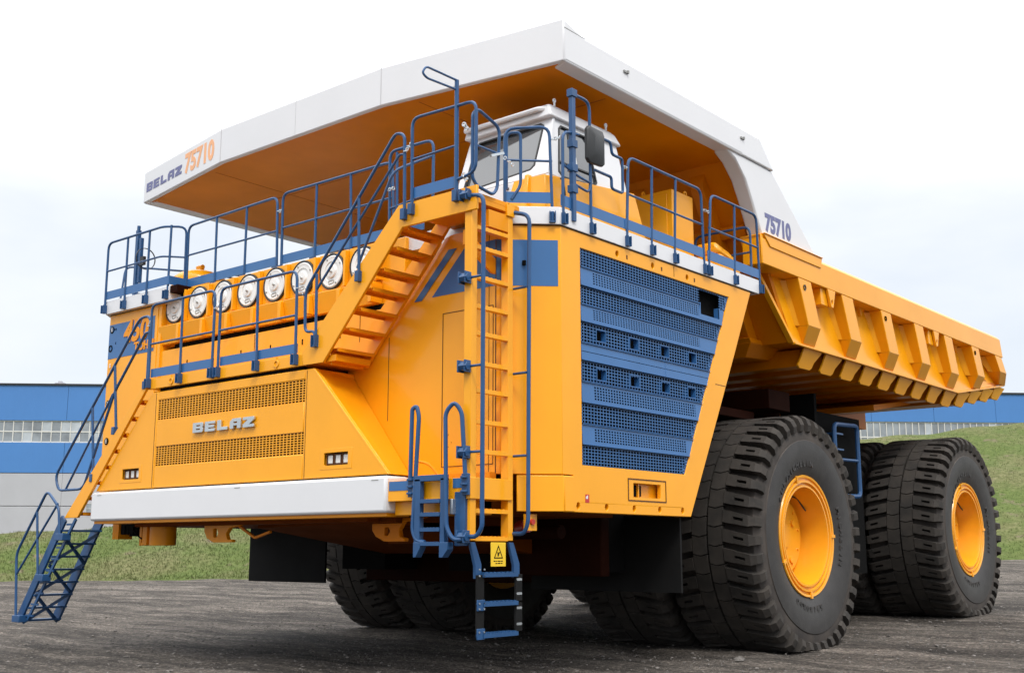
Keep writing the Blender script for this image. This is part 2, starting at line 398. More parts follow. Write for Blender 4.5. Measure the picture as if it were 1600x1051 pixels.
m_ = len(ts); bk.add(vs, [(i*m_+j, i*m_+j+1, (i+1)*m_+j+1, (i+1)*m_+j) for i in range(NA) for j in range(m_-1)])
ob('grass_bank', bk, 'grass', kind='structure', smooth=80)
tf = MB()
for i in range(26000):
    az = random.choice((random.uniform(12, 30), random.uniform(46, 70), random.uniform(46, 70), random.uniform(28, 48)))
    t = random.random()**1.2; x, y, z = bank(az, t); h = random.uniform(.05,.13); a = random.uniform(0, 6.3)
    for k in range(3):
        b = a+k*2.1+random.uniform(-.4,.4); dx, dy = math.cos(b), math.sin(b); w = random.uniform(.006,.014)
        tf.add([(x-dy*w, y+dx*w, z-.02), (x+dy*w, y-dx*w, z-.02), (x+dx*h*.35, y+dy*h*.35, z+h)], [(0,1,2)])
ob('grass_tufts', tf, 'grass', kind='stuff', smooth=0)

# ------------------------------------------------------------------ factory halls behind the bank
M['hall_blue'] = mat('hall_blue_cladding', (0.055, 0.185, 0.46), 0.5, var=0.04, vs=.3)
M['hall_grey'] = mat('hall_grey_plinth', (0.40, 0.40, 0.43), 0.6, var=0.04, vs=.4)
M['hall_pane'] = mat('hall_window_pane', (0.30, 0.33, 0.36), 0.2, var=0.25, vs=.6, coat=.5)
M['hall_pane_light'] = mat('hall_window_pane_lighter', (0.48, 0.52, 0.56), 0.25, var=0.15, vs=.6, coat=.5)
M['hall_frame'] = mat('hall_window_frame', (0.62, 0.61, 0.58), 0.6)
def ribbed(m, pitch, strength):
    n = m.node_tree.nodes; l = m.node_tree.links; g = n.new('ShaderNodeNewGeometry')
    mp = n.new('ShaderNodeMapping'); mp.inputs['Rotation'].default_value = (0, 0, -math.atan2(65.3, 67.4)); l.new(g.outputs['Position'], mp.inputs[0])
    w = n.new('ShaderNodeTexWave'); w.wave_type = 'BANDS'; w.bands_direction = 'X'; w.wave_profile = 'TRI'; w.inputs['Scale'].default_value = 1/(pitch*3.183); l.new(mp.outputs[0], w.inputs[0])
    b = n.new('ShaderNodeBump'); b.inputs['Strength'].default_value = strength; b.inputs['Distance'].default_value = .05; l.new(w.outputs[1], b.inputs['Height']); l.new(b.outputs[0], n['Principled BSDF'].inputs['Normal'])
ribbed(M['hall_blue'], 1.0, .25)
P0 = V3((-85.9, 38.0, 0)); UD = V3((67.4, 65.3, 0)).normalized(); ND = V3((-UD.y, UD.x, 0))   # ND points away from the camera
def hall(name, label, s0, s1, top, w0, w1, pitch, panes, g0=None, zb=0.5):
    t = empty(name, label, 'factory hall', tuple(P0+UD*(s0+s1)/2+V3((0,0,zb))))
    off = -(P0+UD*(s0+s1)/2+V3((0,0,zb)))
    F = (P0+off, UD, V3((0,0,1)), ND)
    def bx(mb, a0, a1, z0, z1, d0, d1):
        mb.plate(rect(a0, a1, z0, z1), (F[0]+ND*d0, UD, V3((0,0,1)), ND), d1-d0)
    b = MB(); bx(b, s0, s1, zb, top-.1, .3, 60); ob('hall_body', b, 'hall_grey', t)
    # cladding panels, 6 m wide, in two heights (above and below the window band)
    bands = [(w1+.05, top)] + [((g0 if g0 else zb+3), w0-.05)]
    for z0, z1 in bands:
        a = s0
        while a < s1-.1:
            c = MB(); bx(c, a+.015, min(a+6, s1)-.015, z0, z1, 0, .29); ob('cladding_panel', c, 'hall_blue', t, smooth=0); a += 6
    if g0:
        a = s0
        while a < s1-.1:
            c = MB(); bx(c, a+.01, min(a+6, s1)-.01, g0-2.85, g0-.06, .02, .28); ob('plinth_panel', c, 'hall_grey', t, smooth=0)
            c = MB(); bx(c, a+.01, min(a+6, s1)-.01, zb, g0-2.91, .02, .28); ob('plinth_panel', c, 'hall_grey', t, smooth=0); a += 6
    c = MB(); bx(c, s0-.1, s1+.1, top, top+.16, -.12, .6); ob('roof_edge', c, 'mirror', t, smooth=0)
    zm = (w0+w1)/2
    fr = MB(); a = s0
    for z in (w0, zm, w1): bx(fr, s0, s1, z-.05, z+.05, .1, .2)
    k = 0; rest = MB()
    pane_mesh = {}
    while a < s1:
        bx(fr, a-.035, a+.035, w0, w1, .08, .19)
        for z0, z1 in ((w0+.05, zm-.05), (zm+.05, w1-.05)):
            if panes[0] <= a <= panes[1] and k < 290:
                key = 'hall_pane' if random.random() < .7 else 'hall_pane_light'
                if key not in pane_mesh:
                    c = MB(); c.plate(rect(.035, pitch-.035, 0, z1-z0), ((0,0,0), UD, V3((0,0,1)), ND), .03); pane_mesh[key] = mesh_of('window_pane', c, key, 0)
                link('window_pane', pane_mesh[key], t, loc=tuple(F[0]+ND*.14+UD*a+V3((0,0,z0)))); k += 1
            else: bx(rest, a+.035, min(a+pitch, s1)-.035, z0, z1, .14, .17)
        a += pitch
    ob('window_frame', fr, 'hall_frame', t, smooth=0)
    if rest.v: ob('window_glazing', rest, 'hall_pane', t, smooth=0, kind='stuff')
    return t, bx
hl, bx = hall('factory_hall', 'long blue and grey factory hall behind the left grass bank with a ribbon of windows', -42, 46, 15.86, 10.85, 12.7, .82, (-8, 22), g0=8.16)
c = MB(); bx(c, 4.6, 5.4, 15.9, 16.2, .5, 1.2); bx(c, 4.85, 5.15, 16.2, 16.35, .6, 1.0); ob('roof_vent', c, 'hall_grey', hl)
c = MB()
for i in range(6): bx(c, 8.2+i*.45, 8.23+i*.45, 4.6, 5.5, -.05, -.02)
for z in (4.6, 5.05, 5.5): bx(c, 8.2, 10.5, z-.02, z+.02, -.05, -.02)
ob('low_window_frame', c, 'hall_frame', hl, smooth=0)
c = MB(); bx(c, 8.2, 10.5, 4.6, 5.5, -.015, .0); ob('low_window_pane', c, 'hall_pane', hl, smooth=0)
hall('factory_hall', 'blue factory hall above the right grass bank, seen below the tail of the dump body', 55, 135, 15.9, 10.4, 13.2, .62, (62, 112))

# ================================================================== THE TRUCK (x sideways, y backwards, z up)
T = empty('mining_truck', 'giant yellow dump truck with white cab and white canopy edge, blue railings and louvres', 'mining truck', (0, 0, 0))
TX = 4.95       # half width of the body
# ---- core behind the skins
c = MB(); c.box(-3.95, 3.95, 1.9, 5.5, 2.15, 5.45); c.box(-4.3, 1.3, .88, 1.9, 2.45, 4.7)
ob('body_core', c, 'black', T)
# ---- nose
nose = MB()
HL = lambda s: [(s*2.10, 2.60), (s*2.10, 2.76), (s*2.55, 2.76), (s*2.55, 2.60)]
for z0, z1 in ((2.45,2.77),(3.06,3.45),(3.75,3.88)): nose.plate(rect(-1.70,1.68,z0,z1), XZ(0), .04)
nose.plate([(1.68,2.45),(3.28,2.45),(1.86,3.88),(1.68,3.88)], XZ(0), .04, [HL(1)]); nose.plate([(-1.70,2.45),(-3.28,2.45),(-1.86,3.88),(-1.70,3.88)], XZ(0), .04, [HL(-1)])
for s in (1, -1):
    nose.hexa([(s*3.28,.04,2.45),(s*3.18,.04,2.45),(s*1.76,.04,3.88),(s*1.86,.04,3.88),(s*2.96,.70,2.47),(s*2.86,.70,2.47),(s*1.72,.70,3.86),(s*1.82,.70,3.86)])
nose.box(-1.86, 1.86, .04, .7, 3.80, 3.875)
NO = ob('nose_panel', nose, 'yellow', T, bevel=.012)
c = MB(); c.box(-1.8, 1.8, .16, .2, 2.6, 3.8); c.box(-2.7, -1.95, .16, .2, 2.5, 2.9); c.box(1.95, 2.7, .16, .2, 2.5, 2.9); ob('grille_backing', c, 'black', NO)
c = MB()
for x in (-1.74, 1.72): c.box(x-.004, x+.004, -.003, .004, 2.46, 3.86)
ob('panel_seam', c, 'seam', NO, smooth=0)
def lattice(mb, fr, rowfn, v0, v1, nv, pitch, wbar, hbar, depth, skip=()):
    """perforated sheet: horizontal bars and the webs between the holes of each row"""
    O, U, W, Nn = fr; dv = (v1-v0)/nv
    def blk(a0, a1, b0, b1): mb.plate(rect(a0, a1, b0, b1), fr, depth)
    for j in range(nv+1):
        v = v0+j*dv; a, b = rowfn(v); seg = [(a, b)]
        for (k0, k1, m0, m1) in skip:
            if m0-.001 < v < m1+.001: seg = [q for (p0, p1) in seg for q in ((p0, min(p1, k0)), (max(p0, k1), p1)) if q[1]-q[0] > .01]
        for (p0, p1) in seg: blk(p0, p1, max(v0, v-hbar/2), min(v1, v+hbar/2))
    for j in range(nv):
        vm = v0+(j+.5)*dv; a, b = rowfn(vm); u = a
        while u < b-.002:
            if not any(k0 < u < k1 and m0-.001 < vm < m1+.001 for (k0, k1, m0, m1) in skip):
                blk(u, min(u+wbar, b), v0+j*dv+hbar/2, v0+(j+1)*dv-hbar/2)
            u += pitch
for z0, z1 in ((2.77, 3.06), (3.45, 3.75)):
    g = MB(); lattice(g, XZ(.008), lambda v: (-1.70, 1.68), z0, z1, 9, .0722, .017, .0115, .003)
    ob('grille', g, 'yellow', NO, smooth=0)
x = -.72
for ch in 'BELAZ':
    b = MB(); po, ho = LET[ch]; k = .2
    b.plate([(x+a*k*.98, 3.195+q*.142) for a, q in po], ((0,-.012,0),(1,0,0),(0,0,1),(0,-1,0)), .028, [[(x+a*k*.98, 3.195+q*.142) for a, q in h] for h in ho])
    ob('badge_letter', b, 'steel', NO, bevel=.002); x += .29
for s in (1, -1):
    xc = s*2.325
    f = MB(); f.plate([(xc-.30,2.55),(xc-.30,2.81),(xc+.30,2.81),(xc+.30,2.55)], XZ(-.004), .006, [rect(xc-.225,xc+.225,2.60,2.76)])
    f.box(xc-.235, xc+.235, .0, .12, 2.585, 2.60); f.box(xc-.235, xc+.235, .0, .12, 2.76, 2.775); f.box(xc-.24,xc-.225,0,.12,2.6,2.76); f.box(xc+.225,xc+.24,0,.12,2.6,2.76)
    H = ob('headlamp_cluster', f, 'yellow', T, bevel=.006)
    for k in (-1, 0, 1):
        h = MB(); h.plate(rect(xc+k*.145-.066, xc+k*.145+.066, 2.612, 2.748), XZ(.03), .03, [rect(xc+k*.145-.052, xc+k*.145+.052, 2.626, 2.734)])
        h.box(xc+k*.145-.066, xc+k*.145+.066, .06, .10, 2.612, 2.748); ob('lamp_frame', h, 'seam', H)
        h = MB(); h.box(xc+k*.145-.052, xc+k*.145+.052, .04, .055, 2.626, 2.734); ob('lamp_lens', h, 'lampglass', H, bevel=.01)
# ---- white bumper
b = MB(); b.box(-3.3, 3.3, -.06, .34, 1.99, 2.43); BU = ob('bumper', b, 'white', T, bevel=.035)
b = MB(); b.box(-3.26, 3.26, -.0, .38, 1.95, 1.99); ob('bumper_lip', b, 'yellow_soft', BU)
b = MB()
for x_ in (-3.12, 0.35, 3.05): b.box(x_, x_+.12, -.063, -.058, 2.375, 2.385)
ob('bumper_slot', b, 'cap_dark', BU, smooth=0)
# ---- underside in front
u = MB(); u.box(-2.6, 2.6, .3, 2.4, 1.90, 1.99); u.box(-1.6, 4.3, .5, 3.2, 1.98, 2.25)
u.hexa([(-.1,.7,1.86),(2.9,.5,1.90),(2.9,3.2,1.50),(-.1,3.2,1.50),(-.1,.7,1.95),(2.9,.5,2.0),(2.9,3.2,2.1),(-.1,3.2,2.1)])
u.box(2.3, 2.9, .95, 1.3, 1.64, 1.9)
ob('front_frame', u, 'oxide', T)
t_ = MB(); t_.plate([(-1.02,1.95),(-1.02,1.82),(-.95,1.72),(-.80,1.66),(-.35,1.66),(-.35,1.70),(-.46,1.70),(-.50,1.78),(-.42,1.86),(.2,1.95)], XZ(.45), .07, [[(-.80,1.74),(-.72,1.73),(-.68,1.79),(-.72,1.86),(-.80,1.85)]])
ob('tow_hook', t_, 'yellow_soft', T, bevel=.008)
t_ = MB(); t_.plate([(2.35,1.95),(2.35,1.8),(2.42,1.72),(2.57,1.66),(2.95,1.66),(2.95,1.70),(2.86,1.72),(2.84,1.80),(2.92,1.9),(3.3,1.95)], XZ(.62), .07, [[(2.58,1.74),(2.64,1.73),(2.68,1.79),(2.64,1.84),(2.58,1.83)]])
ob('tow_hook', t_, 'yellow_shaded', T, bevel=.008)
t_ = MB(); t_.cyl((-2.32,.62,1.62), (-2.32,.62,1.97), .20, seg=24); t_.box(-2.78,-2.72,.5,.6,1.62,1.97); t_.box(-2.74,-2.6,.5,.56,1.62,1.66); t_.box(-2.62,-2.5,.45,.7,1.63,1.97)
ob('lift_eye_housing', t_, 'yellow_soft', T, bevel=.006)
t_ = MB(); t_.box(-3.55, -3.38, .5, .75, 1.72, 2.0); ob('step_bracket', t_, 'yellow_soft', T)
t_ = MB(); random.seed(3)
for k in range(7): t_.box(-3.35+k*.09, -3.24+k*.09, .5+random.random()*.1, .8, 1.76+random.random()*.06, 1.97)
t_.tube([(-2.95,.5,1.85),(-2.8,.5,1.76),(-2.7,.5,1.72)], .012); t_.tube([(-2.95,.5,1.92),(-2.7,.5,1.95),(-2.5,.5,1.9)], .012)
ob('hose_bundle', t_, 'black', T)
t_ = MB(); t_.cyl((-.3,2.2,1.78), (4.2,2.2,1.78), .09); ob('cross_tube', t_, 'brown', T)
t_ = MB(); t_.bar((-.35,.5,1.93),(.12,.5,1.72),.04,.03); t_.bar((.12,.5,1.72),(.45,.5,1.80),.04,.03); t_.bar((.05,.5,1.95),(.05,.5,1.76),.03,.03); ob('diagonal_brace', t_, 'yellow_shaded', T)
# tow coupling behind the right-hand corner
t_ = MB(); t_.cyl((4.05,1.55,1.83),(4.38,1.3,1.85), .085, seg=20); ob('fire_bottle', t_, 'red', T)
t_ = MB(); t_.cyl((4.40,1.28,1.85),(4.52,1.2,1.85), .035); t_.cyl((4.46,1.24,1.78),(4.46,1.24,1.95), .018); t_.tube([(4.42,1.2,1.90),(4.5,1.2,1.97)], .008); ob('valve', t_, 'brass', T)
t_ = MB(); t_.box(4.62, 4.66, .92, 1.12, 1.78, 1.97); pb = ob('switch_plate', t_, 'yellow', T)
t_ = MB(); t_.cyl((4.66,1.02,1.88),(4.69,1.02,1.88), .035); ob('push_button', t_, 'red', pb)
# ---- lower platform on the nose
b = MB(); b.box(-1.95, 2.0, 0.0, .72, 3.935, 4.06); b.box(-1.95, 2.0, -.02, .03, 3.93, 4.09)
PF = ob('nose_platform', b, 'yellow', T, bevel=.008)
b = MB(); b.box(-1.7, 1.6, .03, .1, 3.876, 3.934); ob('platform_gap', b, 'black', PF, smooth=0)
b = MB()
for x_ in (-1.35, 1.1):
    b.lathe([(-.024,.055),(-.034,.05),(-.034,.035),(-.024,.032)], (x_,0,4.01), 'y', 20)
    b.box(x_-.008, x_+.008, -.03, -.018, 4.05, 4.10); b.box(x_-.008, x_+.008, -.03, -.018, 3.94, 3.97)
ob('lifting_ring', b, 'yellow', PF)
# ---- wall behind the platform and air filters
b = MB(); b.box(-2.95, 2.35, .74, .86, 4.06, 4.72); W2 = ob('front_wall_panel', b, 'yellow', T, bevel=.006)
b = MB()
for x_ in (-2.1, -1.45, -.72, -.02, .7, 1.5): b.box(x_-.012, x_+.012, .735, .742, 4.42, 4.50)
ob('slot', b, 'black', W2, smooth=0)
b = MB()
for x_ in (-.4, 1.0, 1.9): b.box(x_-.004, x_+.004, .735, .742, 4.1, 4.7)
ob('panel_seam', b, 'seam', W2, smooth=0)
b = MB(); b.box(-2.62, 2.4, .84, .95, 4.70, 4.82); ob('air_slot', b, 'black', T, smooth=0)
b = MB(); b.box(-2.95, 2.6, .88, 1.8, 4.8, 5.70); ob('filter_housing_body', b, 'yellow', T, bevel=.01)
# filter: local origin at its centre on the housing face
fm_box = MB(); fm_box.box(-.305, .305, -.03, .05, -.26, .275)
fm_led = MB(); fm_led.hexa([(-.30,-.10,-.60),(.30,-.10,-.60),(.30,.05,-.60),(-.30,.05,-.60),(-.30,-.16,-.30),(.30,-.16,-.30),(.30,.05,-.27),(-.30,.05,-.27)])
fm_fin = MB(); fm_fin.box(.285, .325, -.10, .04, -.26, .25); fm_fin.box(.27, .335, -.20, .02, -.59, -.33)
fm_ring = MB(); fm_ring.lathe([(-.02,.262),(-.06,.262),(-.066,.25),(-.06,.236),(-.03,.236)], (0,0,0), 'y', 40)
fm_cov = MB(); fm_cov.lathe([(-.03,.237),(-.058,.232),(-.066,.215),(-.060,.195),(-.062,.15),(-.050,.145),(-.052,.10),(-.075,.085),(-.08,.0)], (0,0,0), 'y', 40)
fm_det = MB(); fm_det.bar((0,-.075,0),(.035,-.115,-.02),.02,.02); fm_det.bar((-.03,-.07,.02),(.03,-.09,-.015),.018,.012)
fm_det.tube([(-.055,-.062,-.14),(-.045,-.062,-.185),(.05,-.062,-.17),(.055,-.062,-.13)], .006, .01, 6, True)
fm_shade = MB(); fm_shade.lathe([(-.0745,.125),(-.071,.13),(-.066,.10)], (.0,0,.0), 'y', 28)
for k in range(4):
    t = .5+k*1.57; fm_det.cyl((.2*math.cos(t),-.06,.2*math.sin(t)),(.2*math.cos(t),-.072,.2*math.sin(t)),.012,seg=8)
FM = [('filter_panel', mesh_of('filter_panel', fm_box, 'yellow'), .01), ('filter_ledge', mesh_of('filter_ledge', fm_led, 'yellow'), .01), ('rib', mesh_of('rib', fm_fin, 'yellow'), .004),
      ('gasket', mesh_of('gasket', fm_ring, 'gasket'), 0), ('clamp', mesh_of('clamp', fm_det, 'cap_dark'), 0)]
FC = mesh_of('air_filter', fm_cov, 'cap')
for i in range(8):
    fx = -2.60+i*.637
    A = link('air_filter', FC, T, loc=(fx, .85, 5.42))
    for nm, me, bv in FM: link(nm, me, A, bevel=bv, kind='stuff' if nm == 'clamp' else None)
# tank behind the filters with a domed lid
b = MB(); b.lathe([(5.5,.48),(6.22,.48),(6.28,.46),(6.36,.36),(6.42,.2),(6.44,.07),(6.50,.07),(6.50,0)], (-3.72,2.0,0), 'z', 32)
b.cyl((-3.80,2.0,6.50),(-3.64,2.0,6.50),.04); ob('filler_tank', b, 'yellow', T)
# ---- cabinets: front walls, chamfers, sides
FRC = ((4.37,.70,0), (.7256,.6881,0), (0,0,1), (-.6881,.7256,0))       # right-hand chamfer, 0.8 m wide
lc = math.hypot(.58,.55)
def mirror_fr(fr, s):
    if s > 0: return fr
    return tuple((-(q[0]), q[1], q[2]) for q in fr)
for s in (1, -1):
    cab_ = MB()
    if s > 0:
        # wall with the door: flat on the right, rolling back along the diagonal below the stairs
        zs = [2.46+i*(5.50-2.46)/30 for i in range(31)]
        vs = []; NB = 12
        for z in zs:
            x0 = 1.80+(z-4.0)*.93 if z > 4.0 else 1.66+(3.86-min(z,3.86))*.80
            k = min(1, max(0, (z-4.0)/.5)); k = k*k*(3-2*k); rr = .10+.42*k
            xb = min(x0+rr, 4.25); vs.append((x0, 1.9, z))
            for j in range(NB+1):
                t = math.pi/2*(1-j/NB); vs.append((xb-rr*math.sin(t), .70+rr*(1-math.cos(t)), z))
            vs.append((4.37, .70, z))
        m_ = NB+3
        cab_.add(vs, [(j*m_+i, j*m_+i+1, (j+1)*m_+i+1, (j+1)*m_+i) for j in range(30) for i in range(m_-1)])
        cab_.box(4.1, 4.37, .72, .9, 2.46, 5.5)
    else:
        cab_.box(-4.37, -2.93, .70, .80, 2.05, 5.50); cab_.box(-2.928, -2.84, .71, 1.2, 4.06, 5.69)
    FW = ob('cabinet_front', cab_, 'yellow', T, smooth=60)
    ch = MB(); f = mirror_fr(FRC, s); ch.plate(rect(0, lc, 2.44, 5.50), f, .05)
    CH = ob('cabinet_corner', ch, 'yellow', T, bevel=.006)
    lo = MB(); lo.plate([(.25,2.0),(lc+.02,2.0),(lc+.02,2.425),(.25,2.425)], (V3(f[0])+V3(f[3])*-.03, f[1], f[2], f[3]), .08)
    lo.plate(rect(1.27, 1.46, 2.0, 2.425), (((TX+.02)*s,0,0),(0,1,0),(0,0,1),(-s,0,0)), .08)
    ob('corner_foot', lo, 'yellow', T, bevel=.01)
    # blue field
    bl = MB(); bl.plate(rect(.0, lc-.035, 4.73, 5.31), (V3(f[0])-V3(f[3])*.004, f[1], f[2], f[3]), .003)
    if s > 0: bl.plate([(3.29,4.73),(4.37,4.73),(4.37,5.31),(3.87,5.31)], XZ(.696), .003); bl.plate([(2.98,4.71),(3.11,4.71),(3.72,5.31),(3.58,5.31)], XZ(.690), .003)
    else: bl.plate(rect(-4.37,-3.0,4.74,5.33), XZ(.696), .003)
    ob('blue_field', bl, 'blue_panel', FW, smooth=0)
    # side
    F = ((TX*s,0,0),(0,1,0),(0,0,1),(-s,0,0))
    OP = [(1.65,2.57),(4.02,2.57),(5.41,5.30),(1.65,5.30)]
    sd = MB(); sd.plate([(1.25,2.44),(1.46,2.44),(1.47,2.0),(4.14,2.0),(5.57,4.53),(6.10,5.50),(1.25,5.50)], F, .06,
        [OP, rect(2.75,3.39,2.22,2.40)] + [[(y_+.038*math.cos(t*math.pi/4), 5.385+.045*math.sin(t*math.pi/4)) for t in range(8)] for y_ in (2.47,3.32,4.22)]
        + [[(y_+.038*math.cos(t*math.pi/4), 2.075+.045*math.sin(t*math.pi/4)) for t in range(8)] for y_ in (1.56,2.15,2.76,3.36,3.93)])
    SD = ob('side_panel', sd, 'yellow', T, bevel=.006)
    sm = MB()
    sm.plate([(2.62,2.17),(3.52,2.17),(3.52,2.46),(2.62,2.46)], (V3(F[0])-V3(F[3])*.006, F[1], F[2], F[3]), .004, [[(2.635,2.185),(3.505,2.185),(3.505,2.445),(2.635,2.445)]])
    sm.plate([(4.92,3.92),(5.22,3.918),(5.22,3.926),(4.92,3.928)], (V3(F[0])-V3(F[3])*.003, F[1], F[2], F[3]), .003)
    for y_ in (2.68,3.53,4.40): sm.plate([(y_,5.355),(y_+.03,5.355),(y_+.03,5.41),(y_,5.41)], (V3(F[0])-V3(F[3])*.003, F[1], F[2], F[3]), .003)
    sm.plate(rect(3.86,3.868,5.33,5.49), (V3(F[0])-V3(F[3])*.003, F[1], F[2], F[3]), .003)
    ob('panel_seam', sm, 'seam', SD, smooth=0)
    sp = MB(); sp.box(*sorted((s*4.80,s*4.85)), 2.7, 3.45, 2.15, 2.5); sp.box(*sorted((s*4.80,s*4.9)), 2.93, 2.95, 2.2, 2.42) ; ob('service_recess', sp, 'yellow', SD)
    sp = MB(); sp.box(*sorted((s*4.85,s*4.87)), 2.80, 3.04, 2.24, 2.38); ob('recess_opening', sp, 'black', SD, smooth=0)
    if s > 0:
        sk_ = MB(); sk_.plate(rect(1.70,1.78,2.12,2.22), ((TX+.003,0,0),(0,1,0),(0,0,1),(-1,0,0)), .002); k_ = ob('warning_sticker', sk_, 'red', SD, smooth=0)
        sk_ = MB(); sk_.plate([(1.71,2.165),(1.75,2.165),(1.75,2.21),(1.71,2.19)], ((TX+.005,0,0),(0,1,0),(0,0,1),(-1,0,0)), .002); ob('sticker_symbol', sk_, 'white', SD, smooth=0)
    rf = MB(); rf.plate([(1.47,2.0),(4.14,2.0),(5.57,4.53),(6.10,5.50),(6.0,5.50),(5.49,4.53),(4.08,2.06),(1.47,2.06)], (V3(F[0])+V3(F[3])*.06, F[1], F[2], F[3]), .10)
    rf.box(*sorted((s*3.9,s*4.89)), 1.3, 1.34, 2.05, 5.45)
    ob('side_return', rf, 'yellow_soft', SD)
    bk_ = MB(); bk_.plate([(1.4,2.3),(4.10,2.3),(5.75,5.46),(1.4,5.46)], (V3(F[0])+V3(F[3])*.165, F[1], F[2], F[3]), .05)
    ob('louvre_shade_sheet', bk_, 'black', SD)  # black sheet set close behind the louvres, stands in for the shade inside
    in_ = MB()
    for y_ in (2.2, 3.3, 4.3): in_.box(*sorted((s*4.55,s*4.75)), y_, y_+.08, 2.6, 5.2 if y_ < 4 else 5.0)
    in_.box(*sorted((s*4.5,s*4.6)), 3.35, 3.9, 3.6, 4.25)
    ob('inner_brace', in_, 'brown', SD)
    # louvres
    Z = [5.31,5.07,4.82,4.59,4.36,4.10,3.87,3.61,3.34,3.08,2.82,2.57]   # band edges from the top down
    ends = lambda v: (1.66, 4.02+(v-2.57)*(5.41-4.02)/2.73-.012)
    kinds = 'DLDLDMDLDLD'
    LV = MB(); LV.plate([(1.60,2.54),(4.03,2.54),(5.45,5.34),(1.60,5.34)], (V3(F[0])+V3(F[3])*.062, F[1], F[2], F[3]), .03, [OP])
    LF = ob('louvre_frame', LV, 'blue_panel', T)
    for i, kd in enumerate(kinds):
        z1, z0 = Z[i]-.008, Z[i+1]+.008; mb = MB()
        if kd == 'D':
            fr = (V3(F[0])+V3(F[3])*.016, F[1], F[2], F[3]); skip = []
            if i == 0: skip = [(4.56, 5.12, z0-.02, 5.27)]
            if i == 4: skip = [(a, a+.20, 4.16, 4.30) for a in (2.0,2.75,3.5,4.22)]
            if i == 6: skip = [(a, a+.20, 3.66, 3.80) for a in (2.0,2.75,3.5,4.18)]
            lattice(mb, fr, ends, z0, z1, 6, .066, .013, .010, .004, skip)
            e0, e1 = ends(z0)[1], ends(z1)[1]; mb.plate([(e0-.05,z0),(e0+.008,z0),(e1+.008,z1),(e1-.05,z1)], fr, .006); mb.plate(rect(1.655,1.69,z0,z1), fr, .006)

            for (k0, k1, m0, m1) in (skip if i else []):
                m0 = max(m0, z0); mb.plate([(k0-.01,m0-.01),(k1+.01,m0-.01),(k1+.01,m1+.01),(k0-.01,m1+.01)], (fr[0]-V3(fr[3])*.004, fr[1], fr[2], fr[3]), .08, [rect(k0,k1,m0,m1)])
        else:
            a0, a1 = ends(z0)[0], ends(z0)[1]; b1 = ends(z1)[1]
            O2 = V3(F[0])-V3(F[3])*.0
            # inclined slat: lower edge stands proud
            tilt = .012; h = z1-z0; Wv = V3((-s*tilt/h, 0, 1)); fr = (V3((s*(TX+.004)+s*tilt*(z0/h)+0, 0, 0)), F[1], tuple(Wv), F[3])
            if kd == 'L':
                pl = z0+.04; ph = z1-.035; y0_, y1_ = 1.90, min(4.52, a1-.06)
                mb.plate([(a0,z0),(a1,z0),(b1,z1),(a0,z1)] if i != 1 else [(a0,z0),(a1,z0),(b1-.02,z1),(5.10,z1),(5.10,4.91),(4.57,4.91),(4.57,z1),(a0,z1)], fr, .012, [rect(y0_, y1_, pl, ph)])
                lattice(mb, fr, lambda v: (y0_, y1_), pl, ph, 5, .060, .023, .013, .004)
            else:
                zm_ = (z0+z1)/2
                mb.plate([(a0,z0),(a1,z0),((a1+b1)/2,zm_-.004),(a0,zm_-.004)], fr, .012); mb.plate([(a0,zm_+.004),((a1+b1)/2,zm_+.004),(b1,z1),(a0,z1)], fr, .012)
                mb.plate(rect(3.58,3.586,z0,z1), (fr[0]-V3(fr[3])*.002, fr[1], fr[2], fr[3]), .004)
            # underside lip of the slat
            mb.plate([(a0,z0-.003),(a1,z0-.003),(a1,z0+.004),(a0,z0+.004)], ((s*(TX+.018),0,0), F[1], F[2], F[3]), .0)  if False else None
            mb.box(*sorted((s*(TX-.04), s*(TX+.014))), a0, a1, z0-.006, z0+.004)
            mb.box(*sorted((s*(TX-.04), s*(TX+.010))), a0, b1 if i != 1 else 4.55, z1-.004, z1+.004)
            if i == 1: mb.plate([(4.55,4.89),(5.12,4.89),(5.12,5.08),(5.10,5.08),(5.10,4.91),(4.57,4.91),(4.57,5.08),(4.55,5.08)], (F[0], F[1], F[2], F[3]), .09)
        ob('louvre_band' if kd == 'D' else 'louvre_slat', mb, 'blue_panel', LF, smooth=0)
# seams and door on the front right wall
b = MB()
b.box(2.515, 2.521, .694, .70, 3.2, 4.3)
for x_ in (3.49, 4.33): b.box(x_-.004, x_+.004, .694, .70, 2.56, 4.49)
for z_ in (2.56, 4.49): b.box(3.49, 4.33, .694, .70, z_-.004, z_+.004)
b.box(4.37,4.378,.69,.70,2.45,5.3); b.box(4.26,4.264,.694,.70,2.46,5.5)
ob('door_seam', b, 'seam', T, smooth=0)
b = MB(); b.cyl((4.12,.69,4.86),(4.12,.72,4.86),.045); b.box(2.96,2.99,.69,.70,3.02,3.04); b.box(2.96,2.99,.69,.70,2.94,2.96); b.box(4.62,4.66,.90,.93,4.98,5.04)
for k in range(5): b.box(3.55+.05*(k%3),3.556+.05*(k%3),.692,.70,2.75+.05*k,2.757+.05*k)
ob('wall_hole', b, 'black', T, smooth=0)
b = MB()
for (x_, z_) in ((-4.28,5.24),(-4.3,4.92),(-4.27,3.97),(-4.24,3.34)):
    b.lathe([(-.006,.06),(-.012,.058),(-.012,.04),(.0,.038),(.0,.0)], (x_,.70,z_), 'y', 20)
ob('round_port', b, 'black', T)
b = MB()
for (x_, z_) in ((-4.28,5.24),(-4.27,4.62),(-4.27,3.97),(-4.24,3.34)):
    for k in range(3): b.box(x_-.02, x_+.022, .680, .687, z_-.03+k*.025, z_-.018+k*.025)
ob('round_port_vent', b, 'cap', T, smooth=0)
b = MB()
